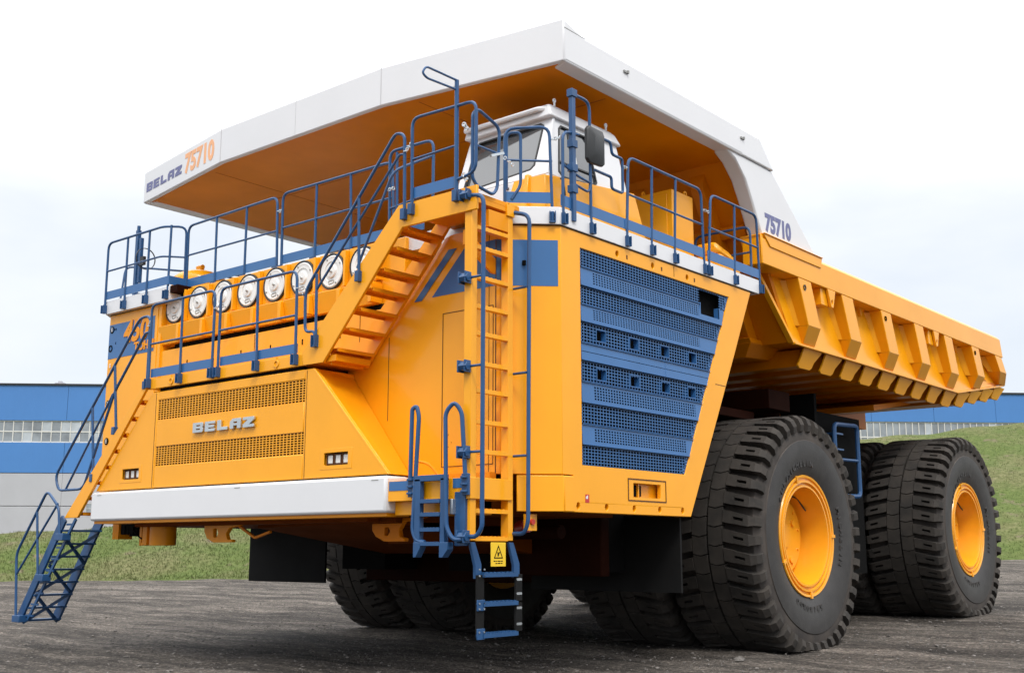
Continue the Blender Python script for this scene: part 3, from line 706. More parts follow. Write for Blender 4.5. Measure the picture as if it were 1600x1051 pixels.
for (x_, z_) in ((-4.2,5.24),(-4.16,5.24),(-4.15,5.0),(-3.3,3.9)): b.box(x_-.008,x_+.008,.692,.70,z_-.02,z_+.02)
ob('slot', b, 'black', T, smooth=0)
b = MB()
b.mapped(text_geo('450', .50, .012, off=.018, sx=.95, align='LEFT', shear=.15), (-3.90,.688,4.98), (1,0,0),(0,0,1),(0,-1,0))
b.mapped(text_geo('TOHH', .2, .012, off=.008, sx=.98), (-3.56,.688,4.80), (1,0,0),(0,0,1),(0,-1,0)); ob('load_lettering', b, 'yellow_soft', T, smooth=0)
# ---- service platform right of the bumper
b = MB(); b.box(3.3, 4.62, -.02, .72, 2.12, 2.36); b.box(3.3,4.3,.1,.72,1.96,2.12); PL = ob('service_platform', b, 'yellow', T, bevel=.006)
b = MB(); b.box(3.32, 3.72, -.026, -.021, 2.245, 2.355); b.box(4.36, 4.60, -.026, -.021, 2.245, 2.355); ob('blue_strip', b, 'blue_panel', PL, smooth=0)
b = MB(); b.box(3.0,4.37,.60,.71,2.36,2.46); b.tube([(3.42,.3,2.62),(3.62,.35,2.58),(3.74,.4,2.42)],.02); ob('platform_sill', b, 'yellow_soft', PL)
# ---- deck (white rim)
outline = [(-4.37,.60),(-2.5,.60),(-2.5,.95),(4.0,.95),(4.0,.68),(4.40,.68),(4.97,1.22),(4.97,6.35),(-4.97,6.35),(-4.97,1.22)]
dk = MB(); dk.plate(outline, ((0,0,5.505),(1,0,0),(0,1,0),(0,0,1)), .225); DK = ob('deck', dk, 'white', T, bevel=.008)
b = MB()
pts = [(4.02,.70),(4.375,.695),(4.955,1.235),(4.955,6.2)]
for a, q in zip(pts, pts[1:]): b.bar((a[0],a[1],5.50),(q[0],q[1],5.50),.012,.012)
b.bar((-4.37,.70,5.50),(-2.93,.70,5.50),.012,.012); ob('deck_joint', b, 'black', DK, smooth=0)
b = MB(); b.box(-2.5,-2.3,.62,1.2,5.62,5.735); ob('deck_step_edge', b, 'brown', DK)

# ------------------------------------------------------------------ stairs from the nose platform up to the deck
b = MB(); SP = [(1.62,4.09),(3.40,5.765),(4.70,5.765),(4.70,5.47),(3.47,5.47),(2.06,3.93),(1.66,3.93)]
b.plate(SP, XZ(-.03), .04); ST = ob('upper_stairs', b, 'yellow', T, bevel=.006)
b = MB(); b.plate([(1.80,4.09),(3.45,5.73),(4.60,5.73),(4.60,5.62),(3.62,5.60),(2.14,3.93),(1.72,3.93)], XZ(.64), .05); ob('stringer', b, 'yellow', ST, bevel=.006)
b = MB(); b.box(3.42, 4.60, .01, .95, 5.66, 5.72); b.box(3.6,4.6,.01,.64,5.60,5.66); ob('landing', b, 'yellow_soft', ST, bevel=.004)
tm = MB()
tm.plate(rect(0,.25,0,.64), ((0,0,0),(1,0,0),(0,1,0),(0,0,-1)), .006, [[(cx+.012*math.cos(t*math.pi/3), cy+.012*math.sin(t*math.pi/3)) for t in range(6)] for cx in (.04,.085,.13,.175,.215) for cy in [.08+.08*j+(.04 if int(cx*1000)%90 > 40 else 0) for j in range(6)]])
tm.box(0,.008,0,.64,-.045,0); tm.box(.242,.25,0,.64,-.045,0)
TM = mesh_of('tread', tm, 'yellow_soft', 30)
for z_ in (4.10,4.34,4.57,4.80,5.02,5.26,5.48): link('tread', TM, ST, loc=(2.06+(z_-3.98)*.903-.12, .01, z_))
b = MB(); b.box(2.0,2.25,.02,.62,3.94,4.02); b.box(2.12,2.14,.05,.6,3.9,4.06); ob('foot_bracket', b, 'yellow_soft', ST)

# ------------------------------------------------------------------ vertical ladder
b = MB(); b.box(4.49,4.60,0.0,.10,1.66,5.74); LD = ob('tall_ladder', b, 'yellow', T, bevel=.004)
b = MB(); b.box(4.49,4.60,.66,.75,1.66,5.70); b.box(4.40,4.62,.62,.76,5.55,5.70); ob('ladder_rail', b, 'yellow', LD, bevel=.004)
rm = MB(); rm.box(-.05,.03,0,.56,-.025,.02)
for k in range(7): rm.box(-.04,.02,.03+k*.075,.06+k*.075,.02,.028)
RM = mesh_of('rung', rm, 'yellow', 30)
for z_ in (5.30,5.06,4.70,4.35,4.03,3.68,3.36,3.00,2.66,2.34,1.99,1.68): link('rung', RM, LD, loc=(4.57,.10,z_))
b = MB(); b.plate([(.1,5.30),(.66,5.05),(.66,4.86),(.60,4.86),(.1,5.12)], YZ(4.40), .03); b.box(4.40,4.6,.3,.66,5.35,5.56); ob('gusset', b, 'yellow_soft', LD)
for yy, nm in ((-.02, -1), (.76, 1)):
    hr = MB()
    yo = yy + nm*.05
    if nm < 0: hr.tube([(4.56,-.02,5.66),(4.80,-.02,5.62),(4.80,-.02,1.80),(4.72,-.02,1.70),(4.56,-.02,1.70)], .026, .14)
    else: hr.tube([(4.60,.76,5.62),(4.82,.80,5.56),(4.82,.76,1.86),(4.76,.76,1.74),(4.60,.76,1.74)], .026, .14)
    for z_ in (4.66,3.62,2.64): hr.tube([(4.60,yy,z_),(4.80,yy,z_)], .016, 0)
    H = ob('hand_rail', hr, 'blue', LD)
    cl = MB()
    for z_ in (4.66,3.62,2.64,1.70,5.66):
        if nm < 0: cl.cyl((4.50,-.06,z_),(4.62,-.06,z_),.055,seg=6); cl.box(4.48,4.50,-.11,-.0,z_-.07,z_+.07); cl.box(4.585,4.60,-.11,-.0,z_-.07,z_+.07)
    if cl.v: ob('rail_clamp', cl, 'blue', H, bevel=.004)
# swing section below with rubber straps
b = MB()
for y_ in (.01,.68):
    b.plate([(y_,1.64),(y_+.08,1.64),(y_+.19,1.40),(y_+.19,1.24),(y_+.09,1.24),(y_+.09,1.38)], YZ(4.60), .04)
LL = ob('swing_step', b, 'blue', LD, bevel=.004)
st = MB(); st.box(-.10,.02,0,.60,-.045,.0)
for k in range(8): st.box(-.10,.02,.02+k*.072,.06+k*.072,0,.010)
STM = mesh_of('step', st, 'blue', 30)
for z_ in (1.30,.98,.64): link('step', STM, LL, loc=(4.63,.19,z_))
b = MB()
for y_ in (.10,.77):
    for z0,z1 in ((.68,.93),(1.02,1.25)): b.box(4.60,4.625,y_,y_+.12,z0-.04,z1+.03)
ob('rubber_strap', b, 'flap', LL, bevel=.003)
b = MB()
for y_ in (.095,):
    for z_ in (.94,.63): b.box(4.626,4.64,y_-.005,y_+.125,z_-.05,z_+.07)
ob('strap_plate', b, 'blue', LL, bevel=.004)
b = MB()
for y_ in (.12,.20):
    for z_ in (1.34,1.27,.97,.91,.66): b.cyl((4.64,y_,z_),(4.65,y_,z_),.010,seg=8)
for z_ in (1.22,1.06,.90,.72):
    b.plate([(.79,z_-.014),(.87,z_-.014),(.88,z_),(.87,z_+.014),(.79,z_+.014),(.78,z_)], YZ(4.63), .006)
ob('strap_bolt', b, 'steel', LL, smooth=0)
b = MB(); b.box(4.612,4.618,.34,.60,1.37,1.64); WP = ob('warning_plate', b, 'sign', LD, bevel=.004)
b = MB(); F_ = ((4.6185,0,0),(0,1,0),(0,0,1),(1,0,0))
b.plate([(.39,1.46),(.55,1.46),(.47,1.61)], F_, .0015, [[(.41,1.472),(.53,1.472),(.47,1.585)]])
b.plate([(.455,1.485),(.475,1.485),(.480,1.51),(.497,1.525),(.487,1.535),(.468,1.52),(.46,1.54),(.452,1.53)], F_, .0015)
for z_ in (1.43,1.405):
    y_ = .385 if z_ > 1.42 else .42
    for w in ((.035,.02,.045,.03) if z_ > 1.42 else (.03,.04,.03)): b.plate(rect(y_,y_+w,z_-.005,z_+.005), F_, .0015); y_ += w+.01
ob('warning_symbol', b, 'black', WP, smooth=0)
# ------------------------------------------------------------------ folding step with grab loops by the bumper
b = MB(); yy = -.10
b.box(3.84,3.93,yy-.02,yy+.05,1.62,2.36); b.box(4.25,4.32,yy-.02,yy+.05,1.62,2.36); b.box(3.84,4.32,yy-.02,yy+.05,2.33,2.40)
b.plate([(3.84,1.64),(3.95,1.64),(3.95,1.58),(3.88,1.47),(3.84,1.47)], XZ(yy-.03), .10); b.plate([(4.25,1.64),(4.38,1.64),(4.38,1.56),(4.30,1.47),(4.25,1.47)], XZ(yy-.03), .10)
FS = ob('folding_step', b, 'blue', T, bevel=.005)
for z_ in (2.10,1.95,1.78,1.62):
    s_ = MB(); s_.box(3.94,4.25,yy-.03,yy+.10,z_-.02,z_+.018)
    for k in range(6): s_.box(3.95+k*.05,3.98+k*.05,yy-.03,yy+.10,z_+.018,z_+.026)
    ob('step', s_, 'blue', FS, bevel=.003)
b = MB(); b.box(4.40,4.56,-.04,.02,1.60,2.20); ob('step_mount', b, 'blue', FS, bevel=.006)
b = MB(); b.box(4.38,4.42,-.10,-.03,1.95,2.12); ob('latch', b, 'steel', FS, bevel=.006)
for pts in ([(3.73,-.08,2.35),(3.745,-.08,3.19),(3.80,-.06,3.22),(3.84,-.06,3.10),(3.80,-.10,1.78),(3.86,-.10,1.66),(4.00,-.10,1.64)],
            [(4.58,-.06,2.38),(4.52,-.06,3.10),(4.44,-.10,3.22),(4.34,-.14,3.10),(4.37,-.14,1.80),(4.46,-.12,1.66),(4.60,-.06,1.68)]):
    hr = MB(); hr.tube(pts, .026, .12); G = ob('grab_loop', hr, 'blue', FS)
    x0 = pts[0][0]; s_ = MB(); s_.box(x0-.05,x0+.05,-.07,-.03,2.16,2.40)
    for z_ in (2.2,2.28,2.36): s_.cyl((x0,-.08,z_-.012),(x0,-.08,z_+.012),.045,seg=12)
    ob('loop_bracket', s_, 'blue', G, bevel=.004)

# ------------------------------------------------------------------ left stairs (fixed upper run, swinging lower run)
b = MB(); b.plate([(-1.93,3.93),(-1.93,4.07),(-4.05,2.05),(-3.66,2.05)], XZ(-.07), .045); LS = ob('lower_stairs', b, 'yellow', T, bevel=.006)
b = MB(); b.plate([(-1.93,3.93),(-1.93,4.07),(-4.05,2.05),(-3.66,2.05)], XZ(.62), .045); ob('stringer', b, 'yellow', LS, bevel=.006)
for k in range(8):
    z_ = 3.78-k*.235; x_ = -2.06-(3.93-z_)*.945
    link('tread', TM, LS, loc=(x_-.06, -.02, z_))
b = MB()
b.bar((-4.07,-.05,2.05),(-5.28,-.05,.44),.04,.16,(0,0,1)); SW = ob('swing_stairs', b, 'blue', LS, bevel=.004)
b = MB(); b.bar((-4.12,.62,2.05),(-5.32,.62,.44),.04,.20,(0,0,1)); ob('stringer', b, 'blue', SW, bevel=.004)
b = MB(); b.bar((-3.72,-.05,2.03),(-5.0,-.05,.44),.03,.05,(0,0,1))
for k in range(9):
    z_ = 1.95-k*.18; x_ = -3.9-(2.05-z_)*.752; b.bar((x_+.0,-.05,z_),(x_+.22,-.05,z_),.025,.03)
ob('stringer_rail', b, 'blue', SW)
for k in range(8):
    z_ = 1.86-k*.205; x_ = -4.02-(2.05-z_)*.76
    s_ = MB(); s_.box(x_-.09,x_+.10,-.05,.62,z_-.02,z_+.012); ob('step', s_, 'blue', SW, bevel=.003)
b = MB()
for k in range(3):
    z_ = 1.80-k*.48; x_ = -3.98-(2.05-z_)*.76; x2 = x_-.36; z2 = z_-.46
    b.bar((x_,0,z_),(x2,.6,z2),.03,.05); b.bar((x_,.6,z_),(x2,0,z2),.03,.05)
ob('cross_brace', b, 'blue', SW)
b = MB()
b.tube([(-5.22,-.14,.44),(-5.36,-.14,1.50),(-4.50,-.14,2.50),(-4.10,-.14,2.22),(-4.02,-.14,1.74)], .022, .12)
b.tube([(-5.33,-.14,1.14),(-4.14,-.14,2.28)], .018, 0); b.tube([(-4.61,-.14,1.12),(-4.78,-.14,2.16)], .02, 0)
HR = ob('hand_rail', b, 'blue', SW)
b = MB()
for x_, z_ in ((-5.2,.46),(-4.55,1.12),(-4.02,1.76)): b.box(x_-.10,x_+.14,-.17,-.02,z_-.06,z_+.05)
ob('rail_foot', b, 'blue', HR, bevel=.008)
b = MB()
b.tube([(-1.99,-.02,4.0),(-1.99,-.02,5.08),(-2.28,-.02,5.08),(-4.50,-.02,2.74),(-4.38,-.02,2.50),(-3.62,-.02,2.50),(-2.88,-.02,3.98),(-2.10,-.02,4.82),(-1.99,-.02,4.82)], .022, .14)
b.tube([(-2.92,-.02,4.42),(-2.77,-.02,3.38)], .022, 0); b.tube([(-3.50,-.02,3.78),(-3.34,-.02,2.66)], .022, 0)
b.tube([(-2.92,-.02,3.95),(-4.16,-.02,2.5)], .018, 0)
HR = ob('hand_rail', b, 'blue', LS)
b = MB()
for x_, z_ in ((-1.99,4.0),(-2.77,3.36),(-3.32,2.66)): b.box(x_-.035,x_+.035,-.085,.0,z_-.06,z_+.06)
ob('post_socket', b, 'blue', HR, bevel=.004)

# ------------------------------------------------------------------ guard rails
def rail(hoop, mids=(), posts=(), kick=None, kz=(5.76,5.90), sock=(), r=.0205, sz=(5.52,5.66), closed=False, parent=None, fil=.13):
    b = MB(); b.tube(hoop, r, fil, 8, closed)
    o = ob('guard_rail', b, 'blue', T)
    if mids:
        b = MB()
        for q in mids: b.tube(q, r*.82, .1)
        ob('mid_rail', b, 'blue', o)
    for q in posts:
        b = MB(); b.tube(q, r*.95, 0); ob('post', b, 'blue', o)
    if kick:
        b = MB()
        for a, c_ in zip(kick, kick[1:]): b.bar((a[0],a[1],sum(kz)/2),(c_[0],c_[1],sum(kz)/2),.012,kz[1]-kz[0])
        ob('kick_board', b, 'blue_panel', o, smooth=0)
    for q in sock:
        b = MB(); x_, y_, nx, ny = q; n = V3((nx,ny,0)).normalized(); c_ = V3((x_,y_,(sz[0]+sz[1])/2))+n*.012
        t = V3((-n.y,n.x,0)); Z_ = V3((0,0,(sz[1]-sz[0])/2))
        for k in (-1,1): b.hexa([c_+t*(k*.034-.005)-n*.03-Z_, c_+t*(k*.034+.005)-n*.03-Z_, c_+t*(k*.034+.005)+n*.045-Z_, c_+t*(k*.034-.005)+n*.045-Z_, c_+t*(k*.034-.005)-n*.03+Z_, c_+t*(k*.034+.005)-n*.03+Z_, c_+t*(k*.034+.005)+n*.045+Z_, c_+t*(k*.034-.005)+n*.045+Z_])
        b.hexa([c_+t*-.03-n*.03-Z_, c_+t*.03-n*.03-Z_, c_+t*.03+n*.03-Z_, c_+t*-.03+n*.03-Z_, c_+t*-.03-n*.03-Z_*.7, c_+t*.03-n*.03-Z_*.7, c_+t*.03+n*.03-Z_*.7, c_+t*-.03+n*.03-Z_*.7])
        b.cyl(c_-Z_*.8, c_+Z_, .026, seg=8)
        ob('post_socket', b, 'blue', o)
    return o
# nose platform
y = -.045
rail([(-1.91,y,3.98),(-1.93,y,5.23),(-.32,y,5.23),(-.32,y,3.98)], [[(-1.92,y,4.62),(-.32,y,4.62)]], [[(-1.10,y,3.98),(-1.12,y,5.22)]], [(-1.9,y+.03),(-.33,y+.03)], (4.11,4.24), [(-1.91,y,0,-1),(-1.10,y,0,-1),(-.32,y,0,-1)], sz=(3.95,4.09))
rail([(-.18,y,3.98),(-.18,y,5.23),(1.50,y,5.23),(1.52,y,3.98)], [[(-.18,y,4.62),(1.51,y,4.62)]], [[(.70,y,3.98),(.66,y,5.22)]], [(-.17,y+.03),(1.52,y+.03)], (4.11,4.24), [(-.18,y,0,-1),(.70,y,0,-1),(1.52,y,0,-1)], sz=(3.95,4.09))
# stair handrail
rail([(1.92,y,4.16),(1.90,y,4.18),(1.90,y,4.36),(1.70,y,4.36),(1.68,y,4.92),(3.34,y,6.72),(3.50,y,6.66),(3.52,y,5.62)],
     [[(1.90,y,4.90),(3.42,y,6.42),(3.5,y,6.40)]], [[(1.92,y,4.20),(1.90,y,5.12)],[(2.72,y,4.92),(2.68,y,6.03)]], None, sock=[(1.92,y,0,-1)], sz=(4.14,4.30))
b = MB()
for x_, z_ in ((2.72,4.96),(3.52,5.62),(3.65,5.66),(4.39,5.68)): b.box(x_-.035,x_+.035,y-.05,y+.02,z_-.07,z_+.07)
ob('post_socket', b, 'blue', ST, bevel=.004)
rail([(3.65,y,5.64),(3.63,y,6.84),(4.70,y,6.80),(4.70,y,5.92),(4.40,y,5.88)], [[(3.64,y,6.30),(4.38,y,6.31)]], [], [(3.60,y+.02),(4.40,y+.02)], (5.80,5.94), [])
b = MB(); b.tube([(4.39,y,5.62),(4.38,y,7.14)], .027, 0)
b.tube([(4.38,y,7.14),(4.38,-.58,7.14),(4.38,-.64,7.04),(4.38,-.56,7.0),(4.38,y,7.02)], .014, .05); ob('tall_post', b, 'blue', T)
rail([(2.52,.66,5.80),(2.50,.66,6.86),(3.32,.66,6.84),(3.32,.66,5.80)], [[(2.51,.66,6.05),(3.32,.66,6.12)]], [[(2.66,.66,5.75),(2.64,.66,6.82)]], None)
rail([(2.30,.3,5.2),(2.95,.3,6.4),(3.3,.66,6.62)], r=.018)
# gate at the ladder head
rail([(4.63,-.03,5.86),(4.63,-.03,6.66),(4.63,.06,6.74),(4.63,.46,6.62),(4.63,.42,5.84),(4.63,.34,5.74),(4.63,.05,5.78)], [[(4.63,-.03,6.28),(4.63,.44,6.28)]], closed=True, fil=.10)
b = MB(); b.bar((4.63,.30,6.22),(4.66,.50,6.30),.03,.03)
for z_ in (6.55,5.92):
    for k in range(3): b.lathe([(-.008,.03),(.008,.03),(.008,.018),(-.008,.018),(-.008,.03)], (4.50+k*.02,-.04,z_-.03*k), 'x' if k % 2 else 'y', 10)
ob('gate_latch', b, 'steel', T)
# corner rail
rail([(4.46,.76,5.74),(4.46,.76,6.74),(4.86,1.15,6.78),(4.88,1.18,5.60)], [[(4.47,.77,6.33),(4.88,1.18,6.33)]], [], [(4.47,.78),(4.89,1.18)], (5.78,5.92), [(4.90,1.15,1,-1)])
rail([(4.47,.78,5.95),(4.47,.78,6.68),(4.60,.90,6.70),(4.60,.90,6.0),(4.52,.82,5.82)], fil=.07)
# left front
rail([(-4.37,.58,5.56),(-4.38,.58,6.76),(-2.72,.58,6.76),(-2.58,.92,6.80),(-2.56,.92,5.72)], [[(-4.37,.58,6.26),(-2.74,.58,6.26),(-2.57,.92,6.28)]],
     [[(-3.77,.58,5.56),(-3.77,.58,6.75)],[(-3.12,.58,5.58),(-3.12,.58,6.75)],[(-2.54,.6,5.6),(-2.56,.62,6.76)]], [(-4.35,.59),(-2.5,.59),(-2.5,.93)], (5.76,5.90),
     [(-4.37,.58,0,-1),(-3.77,.58,0,-1),(-3.12,.58,0,-1),(-2.54,.58,0,-1)])
# above the filters
rail([(-2.50,.92,5.74),(-2.52,.92,6.80),(-.22,.92,6.84),(-.18,.92,5.76)], [[(-2.51,.92,6.30),(-.2,.92,6.30)]], [[(-1.73,.92,5.7),(-1.75,.92,6.80)],[(-.97,.92,5.7),(-.97,.92,6.82)]], [(-2.5,.93),(-.2,.93)], (5.76,5.90))
rail([(-.07,.92,5.74),(-.09,.92,6.86),(2.28,.92,6.84),(2.34,.92,5.80)], [[(-.08,.92,6.32),(2.30,.92,6.32)]], [[(.69,.92,5.7),(.69,.92,6.85)],[(1.47,.92,5.7),(1.43,.92,6.85)]], [(-.07,.93),(2.9,.93)], (5.76,5.90))
b = MB()
for x_ in (-2.5,-1.73,-.97,-.18,-.07,.69,1.47,2.34): b.box(x_-.05,x_+.05,.86,.96,5.70,5.73)
ob('post_foot', b, 'blue', T)
for s in (1, -1):
    X = 4.97*s
    rail([(X,2.67,5.56),(X,2.74,6.79),(X,4.64,6.79),(X,4.68,5.56)], [[(X,2.70,6.26),(X,4.66,6.26)]], [[(X,3.27,5.56),(X,3.32,6.79)],[(X,3.86,5.56),(X,3.94,6.79)]], [(X,2.64),(X,4.68)], (5.76,5.90), [(X,2.67,s,0),(X,3.27,s,0),(X,3.86,s,0),(X,4.68,s,0)])
    rail([(X,4.80,5.56),(X,4.92,6.79),(X,6.34,6.79),(X,6.38,5.56)], [[(X,4.84,6.26),(X,6.36,6.26)]], [[(X,5.57,5.56),(X,5.64,6.79)]], [(X,4.78),(X,6.38)], (5.76,5.90), [(X,4.80,s,0),(X,5.57,s,0),(X,6.38,s,0)])
    b = MB(); b.bar((X*.998,1.25,5.83),(X*.998,2.66,5.83),.012,.14); ob('kick_board', b, 'blue_panel', T, smooth=0)
    rail([(s*4.9,6.25,5.75),(s*4.9,6.25,6.6),(s*3.9,6.25,6.6),(s*3.9,6.25,5.75)], [[(s*4.9,6.25,6.18),(s*3.9,6.25,6.18)]])
    if s < 0: continue
    # zig-zag grab in front of the cab door, hoop and mirror
    rail([(X,2.0,6.88),(X,2.33,6.88),(X,2.36,6.72),(X,2.60,6.72),(X,2.60,6.24),(X,2.34,6.24),(X,2.34,6.40),(X,1.96,6.40)], fil=.05, r=.02) if s > 0 else None
    rail([(X,1.28,5.60),(X,1.28,6.74),(X,1.62,6.78)], [[(X,1.28,6.30),(X,1.60,6.22),(X,1.86,6.20)]], sock=[(X,1.28,s,0)])
    rail([(X,1.50,7.30),(X,1.86,7.30),(X,1.87,5.60)], [[(X,1.52,6.10),(X,1.84,6.06),(X,1.87,6.24)]], sock=[(X,1.87,s,0)])
    b = MB(); b.box(X-.03,X+.03,1.45,1.52,5.60,7.36)
    for z_ in (7.3,6.62,6.3,6.02): b.box(X-.045,X+.045,1.43,1.54,z_-.05,z_+.05)
    ob('mirror_post', b, 'blue', T, bevel=.004)
    mr = MB()
    my = 1.90
    def mring(d, sc): return [(X+s*.02+d*.45, my+q*sc*.185+d*.14, 6.69+w*sc*.25) for q, w in ((-.75,-1),(.75,-.95),(1,-.8),(1,.75),(.8,.98),(-.75,1),(-1,.8),(-1,-.8))]
    A_ = mring(0,1); B_ = mring(.10,1.0); C_ = mring(.20,.55)
    mr.add(A_+B_+C_, [(i,(i+1)%8,8+(i+1)%8,8+i) for i in range(8)]+[(8+i,8+(i+1)%8,16+(i+1)%8,16+i) for i in range(8)]+[tuple(range(16,24)),tuple(range(8))[::-1]])
    ob('side_mirror', mr, 'mirror', T, bevel=.01)
# links between hoops
b = MB()
def chain(a, c_):
    a = V3(a); c_ = V3(c_)
    for k in range(4):
        p = a.lerp(c_, (k+.5)/4); b.lathe([(-.006,.026),(.006,.026),(.006,.016),(-.006,.016),(-.006,.026)], tuple(p), 'xyx'[k % 3] if k % 2 else 'z', 10)
chain((-1.99,-.05,4.9),(-1.92,-.05,4.98)); chain((-.32,-.05,4.95),(-.18,-.05,4.98)); chain((1.50,-.05,5.0),(1.68,-.05,4.86)); chain((3.50,-.05,6.42),(3.64,-.05,6.52))
chain((2.52,.6,6.3),(2.66,.6,6.3)); chain((4.63,.46,6.3),(4.6,.78,6.22)); chain((4.9,1.15,6.6),(4.96,1.28,6.66)); chain((4.97,2.6,6.62),(4.97,2.74,6.62)); chain((4.97,4.68,6.5),(4.97,4.86,6.5)); chain((-.2,.92,6.6),(-.08,.92,6.6))
ob('rail_chain', b, 'steel', T)
# left tall post with a folded mirror seen edge-on
b = MB(); b.box(-4.24,-4.17,1.0,1.07,5.75,7.06); b.cyl((-4.2,1.03,7.06),(-4.2,1.03,7.14),.03); b.box(-4.12,-4.06,1.0,1.06,6.1,6.9)
PO = ob('mirror_post', b, 'blue', T, bevel=.005)
b = MB(); b.lathe([(-.01,.19),(.01,.19),(.012,.18),(-.012,.18),(-.01,.19)], (-3.93,1.03,6.5), 'x', 30); b.box(-4.06,-3.95,1.0,1.05,6.40,6.55); ob('mirror_ring', b, 'mirror', PO)
rail([(-4.9,6.2,5.75),(-4.9,6.2,6.6),(-3.2,3.2,6.6),(-3.2,3.2,5.75)], [[(-4.9,6.2,6.18),(-3.2,3.2,6.18)]])
rail([(-4.45,.9,5.75),(-4.5,1.0,6.45),(-3.4,2.9,6.45),(-3.3,3.1,5.75)], [[(-4.5,1.0,5.98),(-3.4,2.9,5.98)]], r=.018)

# ------------------------------------------------------------------ cab
def quad_prism(a, b_):   # lower ring, upper ring (4 points each)
    return list(a)+list(b_)
c = MB()
lowr = [(3.02,1.42,5.74),(4.66,1.42,5.74),(4.72,3.46,5.74),(3.02,3.46,5.74)]; sill = [(3.0,1.42,6.30),(4.62,1.42,6.30),(4.64,3.26,6.30),(3.0,3.26,6.30)]
c.hexa(lowr+sill); CB = ob('cab', c, 'white', T, bevel=.02)
# upper body: frames with openings
F0, F1 = V3((3.0,1.42,6.30)), V3((4.62,1.42,6.30)); G0, G1 = V3((3.02,1.72,7.20)), V3((4.46,1.72,7.20))
up = MB(); Vf = (G0-F0); hf = Vf.length
frF = (F0, (1,0,0), tuple(Vf.normalized()), (0,1,-.3))
up.plate([(0,0),(1.62,0),(1.46,hf),(.02,hf)], frF, .05, [[(.13,.10),(.22,.03),(1.30,.12),(1.36,.18),(1.345,.82),(1.28,.87),(.20,.85),(.13,.78)]])
S0, S1 = V3((4.62,1.42,6.30)), V3((4.64,3.26,6.30)); T0 = V3((4.46,1.72,7.20)); T1 = V3((4.48,3.16,7.20))
# right side plane approximated through S0,S1,T0
Us = (S1-S0).normalized(); Ns = Us.cross(T0-S0).normalized(); Vs = Ns.cross(Us)
def loc2(p): d = p-S0; return (d.dot(Us), d.dot(Vs))
ptsS = [loc2(S0), loc2(S1), loc2(T1), loc2(T0)]
frS = (tuple(S0), tuple(Us), tuple(Vs), tuple(-Ns))
WIN = [(.20,.06),(.28,-.02),(.98,.04),(1.06,.12),(1.02,.74),(.96,.80),(.42,.80),(.36,.74)]
WIN = [(a+.04, b_+.02 if b_ > 0 else .015) for a, b_ in WIN]
up.plate(ptsS, frS, .05, [WIN])
up.hexa([(3.0,3.2,6.3),(4.6,3.2,6.3),(4.64,3.26,6.3),(3.0,3.26,6.3),(3.02,3.1,7.2),(4.44,3.1,7.2),(4.48,3.16,7.2),(3.02,3.16,7.2)])
up.hexa([(3.0,1.42,6.3),(3.05,1.5,6.3),(3.05,3.2,6.3),(3.0,3.26,6.3),(3.02,1.72,7.2),(3.07,1.8,7.2),(3.07,3.1,7.2),(3.02,3.16,7.2)])
ob('cab_frame', up, 'white', CB, bevel=.008)
rf = MB(); a = [(2.97,1.62,7.17),(4.52,1.62,7.17),(4.54,3.24,7.17),(2.97,3.24,7.17)]; m1 = [(2.99,1.66,7.34),(4.46,1.66,7.34),(4.48,3.14,7.34),(2.99,3.14,7.34)]; m2 = [(3.04,1.74,7.39),(4.40,1.74,7.39),(4.40,3.06,7.39),(3.04,3.06,7.39)]
rf.hexa(a+m1); rf.hexa([(x,y,z+.001) for x,y,z in m1]+m2); ob('cab_roof', rf, 'white', CB, bevel=.03)
rf = MB(); rf.tube([(3.02,1.60,7.29),(4.34,1.60,7.29),(4.40,1.70,7.30)], .035, .05); ob('roof_visor', rf, 'white', CB)
rf = MB()
for q in ((4.44,1.8),(4.44,2.98)): rf.cyl((q[0],q[1],7.36),(q[0],q[1],7.44),.014); rf.lathe([(-.008,.03),(.008,.03),(.008,.014),(-.008,.014),(-.008,.03)], (q[0],q[1],7.44), 'x', 12)
ob('lifting_eye', rf, 'white', CB)
g = MB(); g.plate([(.11,.02),(1.38,.10),(1.36,.90),(.11,.88)], (F0+V3((0,.03,-.01)), (1,0,0), tuple(Vf.normalized()), (0,1,-.3)), .012); ob('windscreen', g, 'glass', CB, smooth=0)
g = MB(); g.plate([(.13,.10),(.22,.03),(1.30,.12),(1.36,.18),(1.345,.82),(1.28,.87),(.20,.85),(.13,.78)], (F0+V3((0,-.006,.002)), (1,0,0), tuple(Vf.normalized()), (0,1,-.3)), .03,
    [[(.155,.11),(.235,.05),(1.29,.14),(1.335,.19),(1.32,.81),(1.27,.845),(.21,.825),(.155,.77)]]); ob('window_gasket', g, 'gasket', CB)
def shr(P, k): 
    cx = sum(p_[0] for p_ in P)/len(P); cy = sum(p_[1] for p_ in P)/len(P); return [(cx+(a_-cx)*k, cy+(b_-cy)*k) for a_, b_ in P]
g = MB(); g.plate(shr(WIN,1.02), (S0-Ns*.02, tuple(Us), tuple(Vs), tuple(-Ns)), .012); ob('door_window', g, 'glass', CB, smooth=0)
g = MB(); g.plate(WIN, (S0+Ns*.006, tuple(Us), tuple(Vs), tuple(-Ns)), .03, [shr(WIN,.94)]); g.plate(rect(.62,.64,.14,.80), (S0+Ns*.0, tuple(Us), tuple(Vs), tuple(-Ns)), .01); g.plate(rect(.30,1.05,.24,.262), (S0+Ns*.0, tuple(Us), tuple(Vs), tuple(-Ns)), .01)
ob('window_gasket', g, 'gasket', CB)
g = MB(); g.plate(rect(.66,.70,.28,.78), (S0+Ns*.0, tuple(Us), tuple(Vs), tuple(-Ns)), .008); ob('window_slider', g, 'cap', CB, smooth=0)
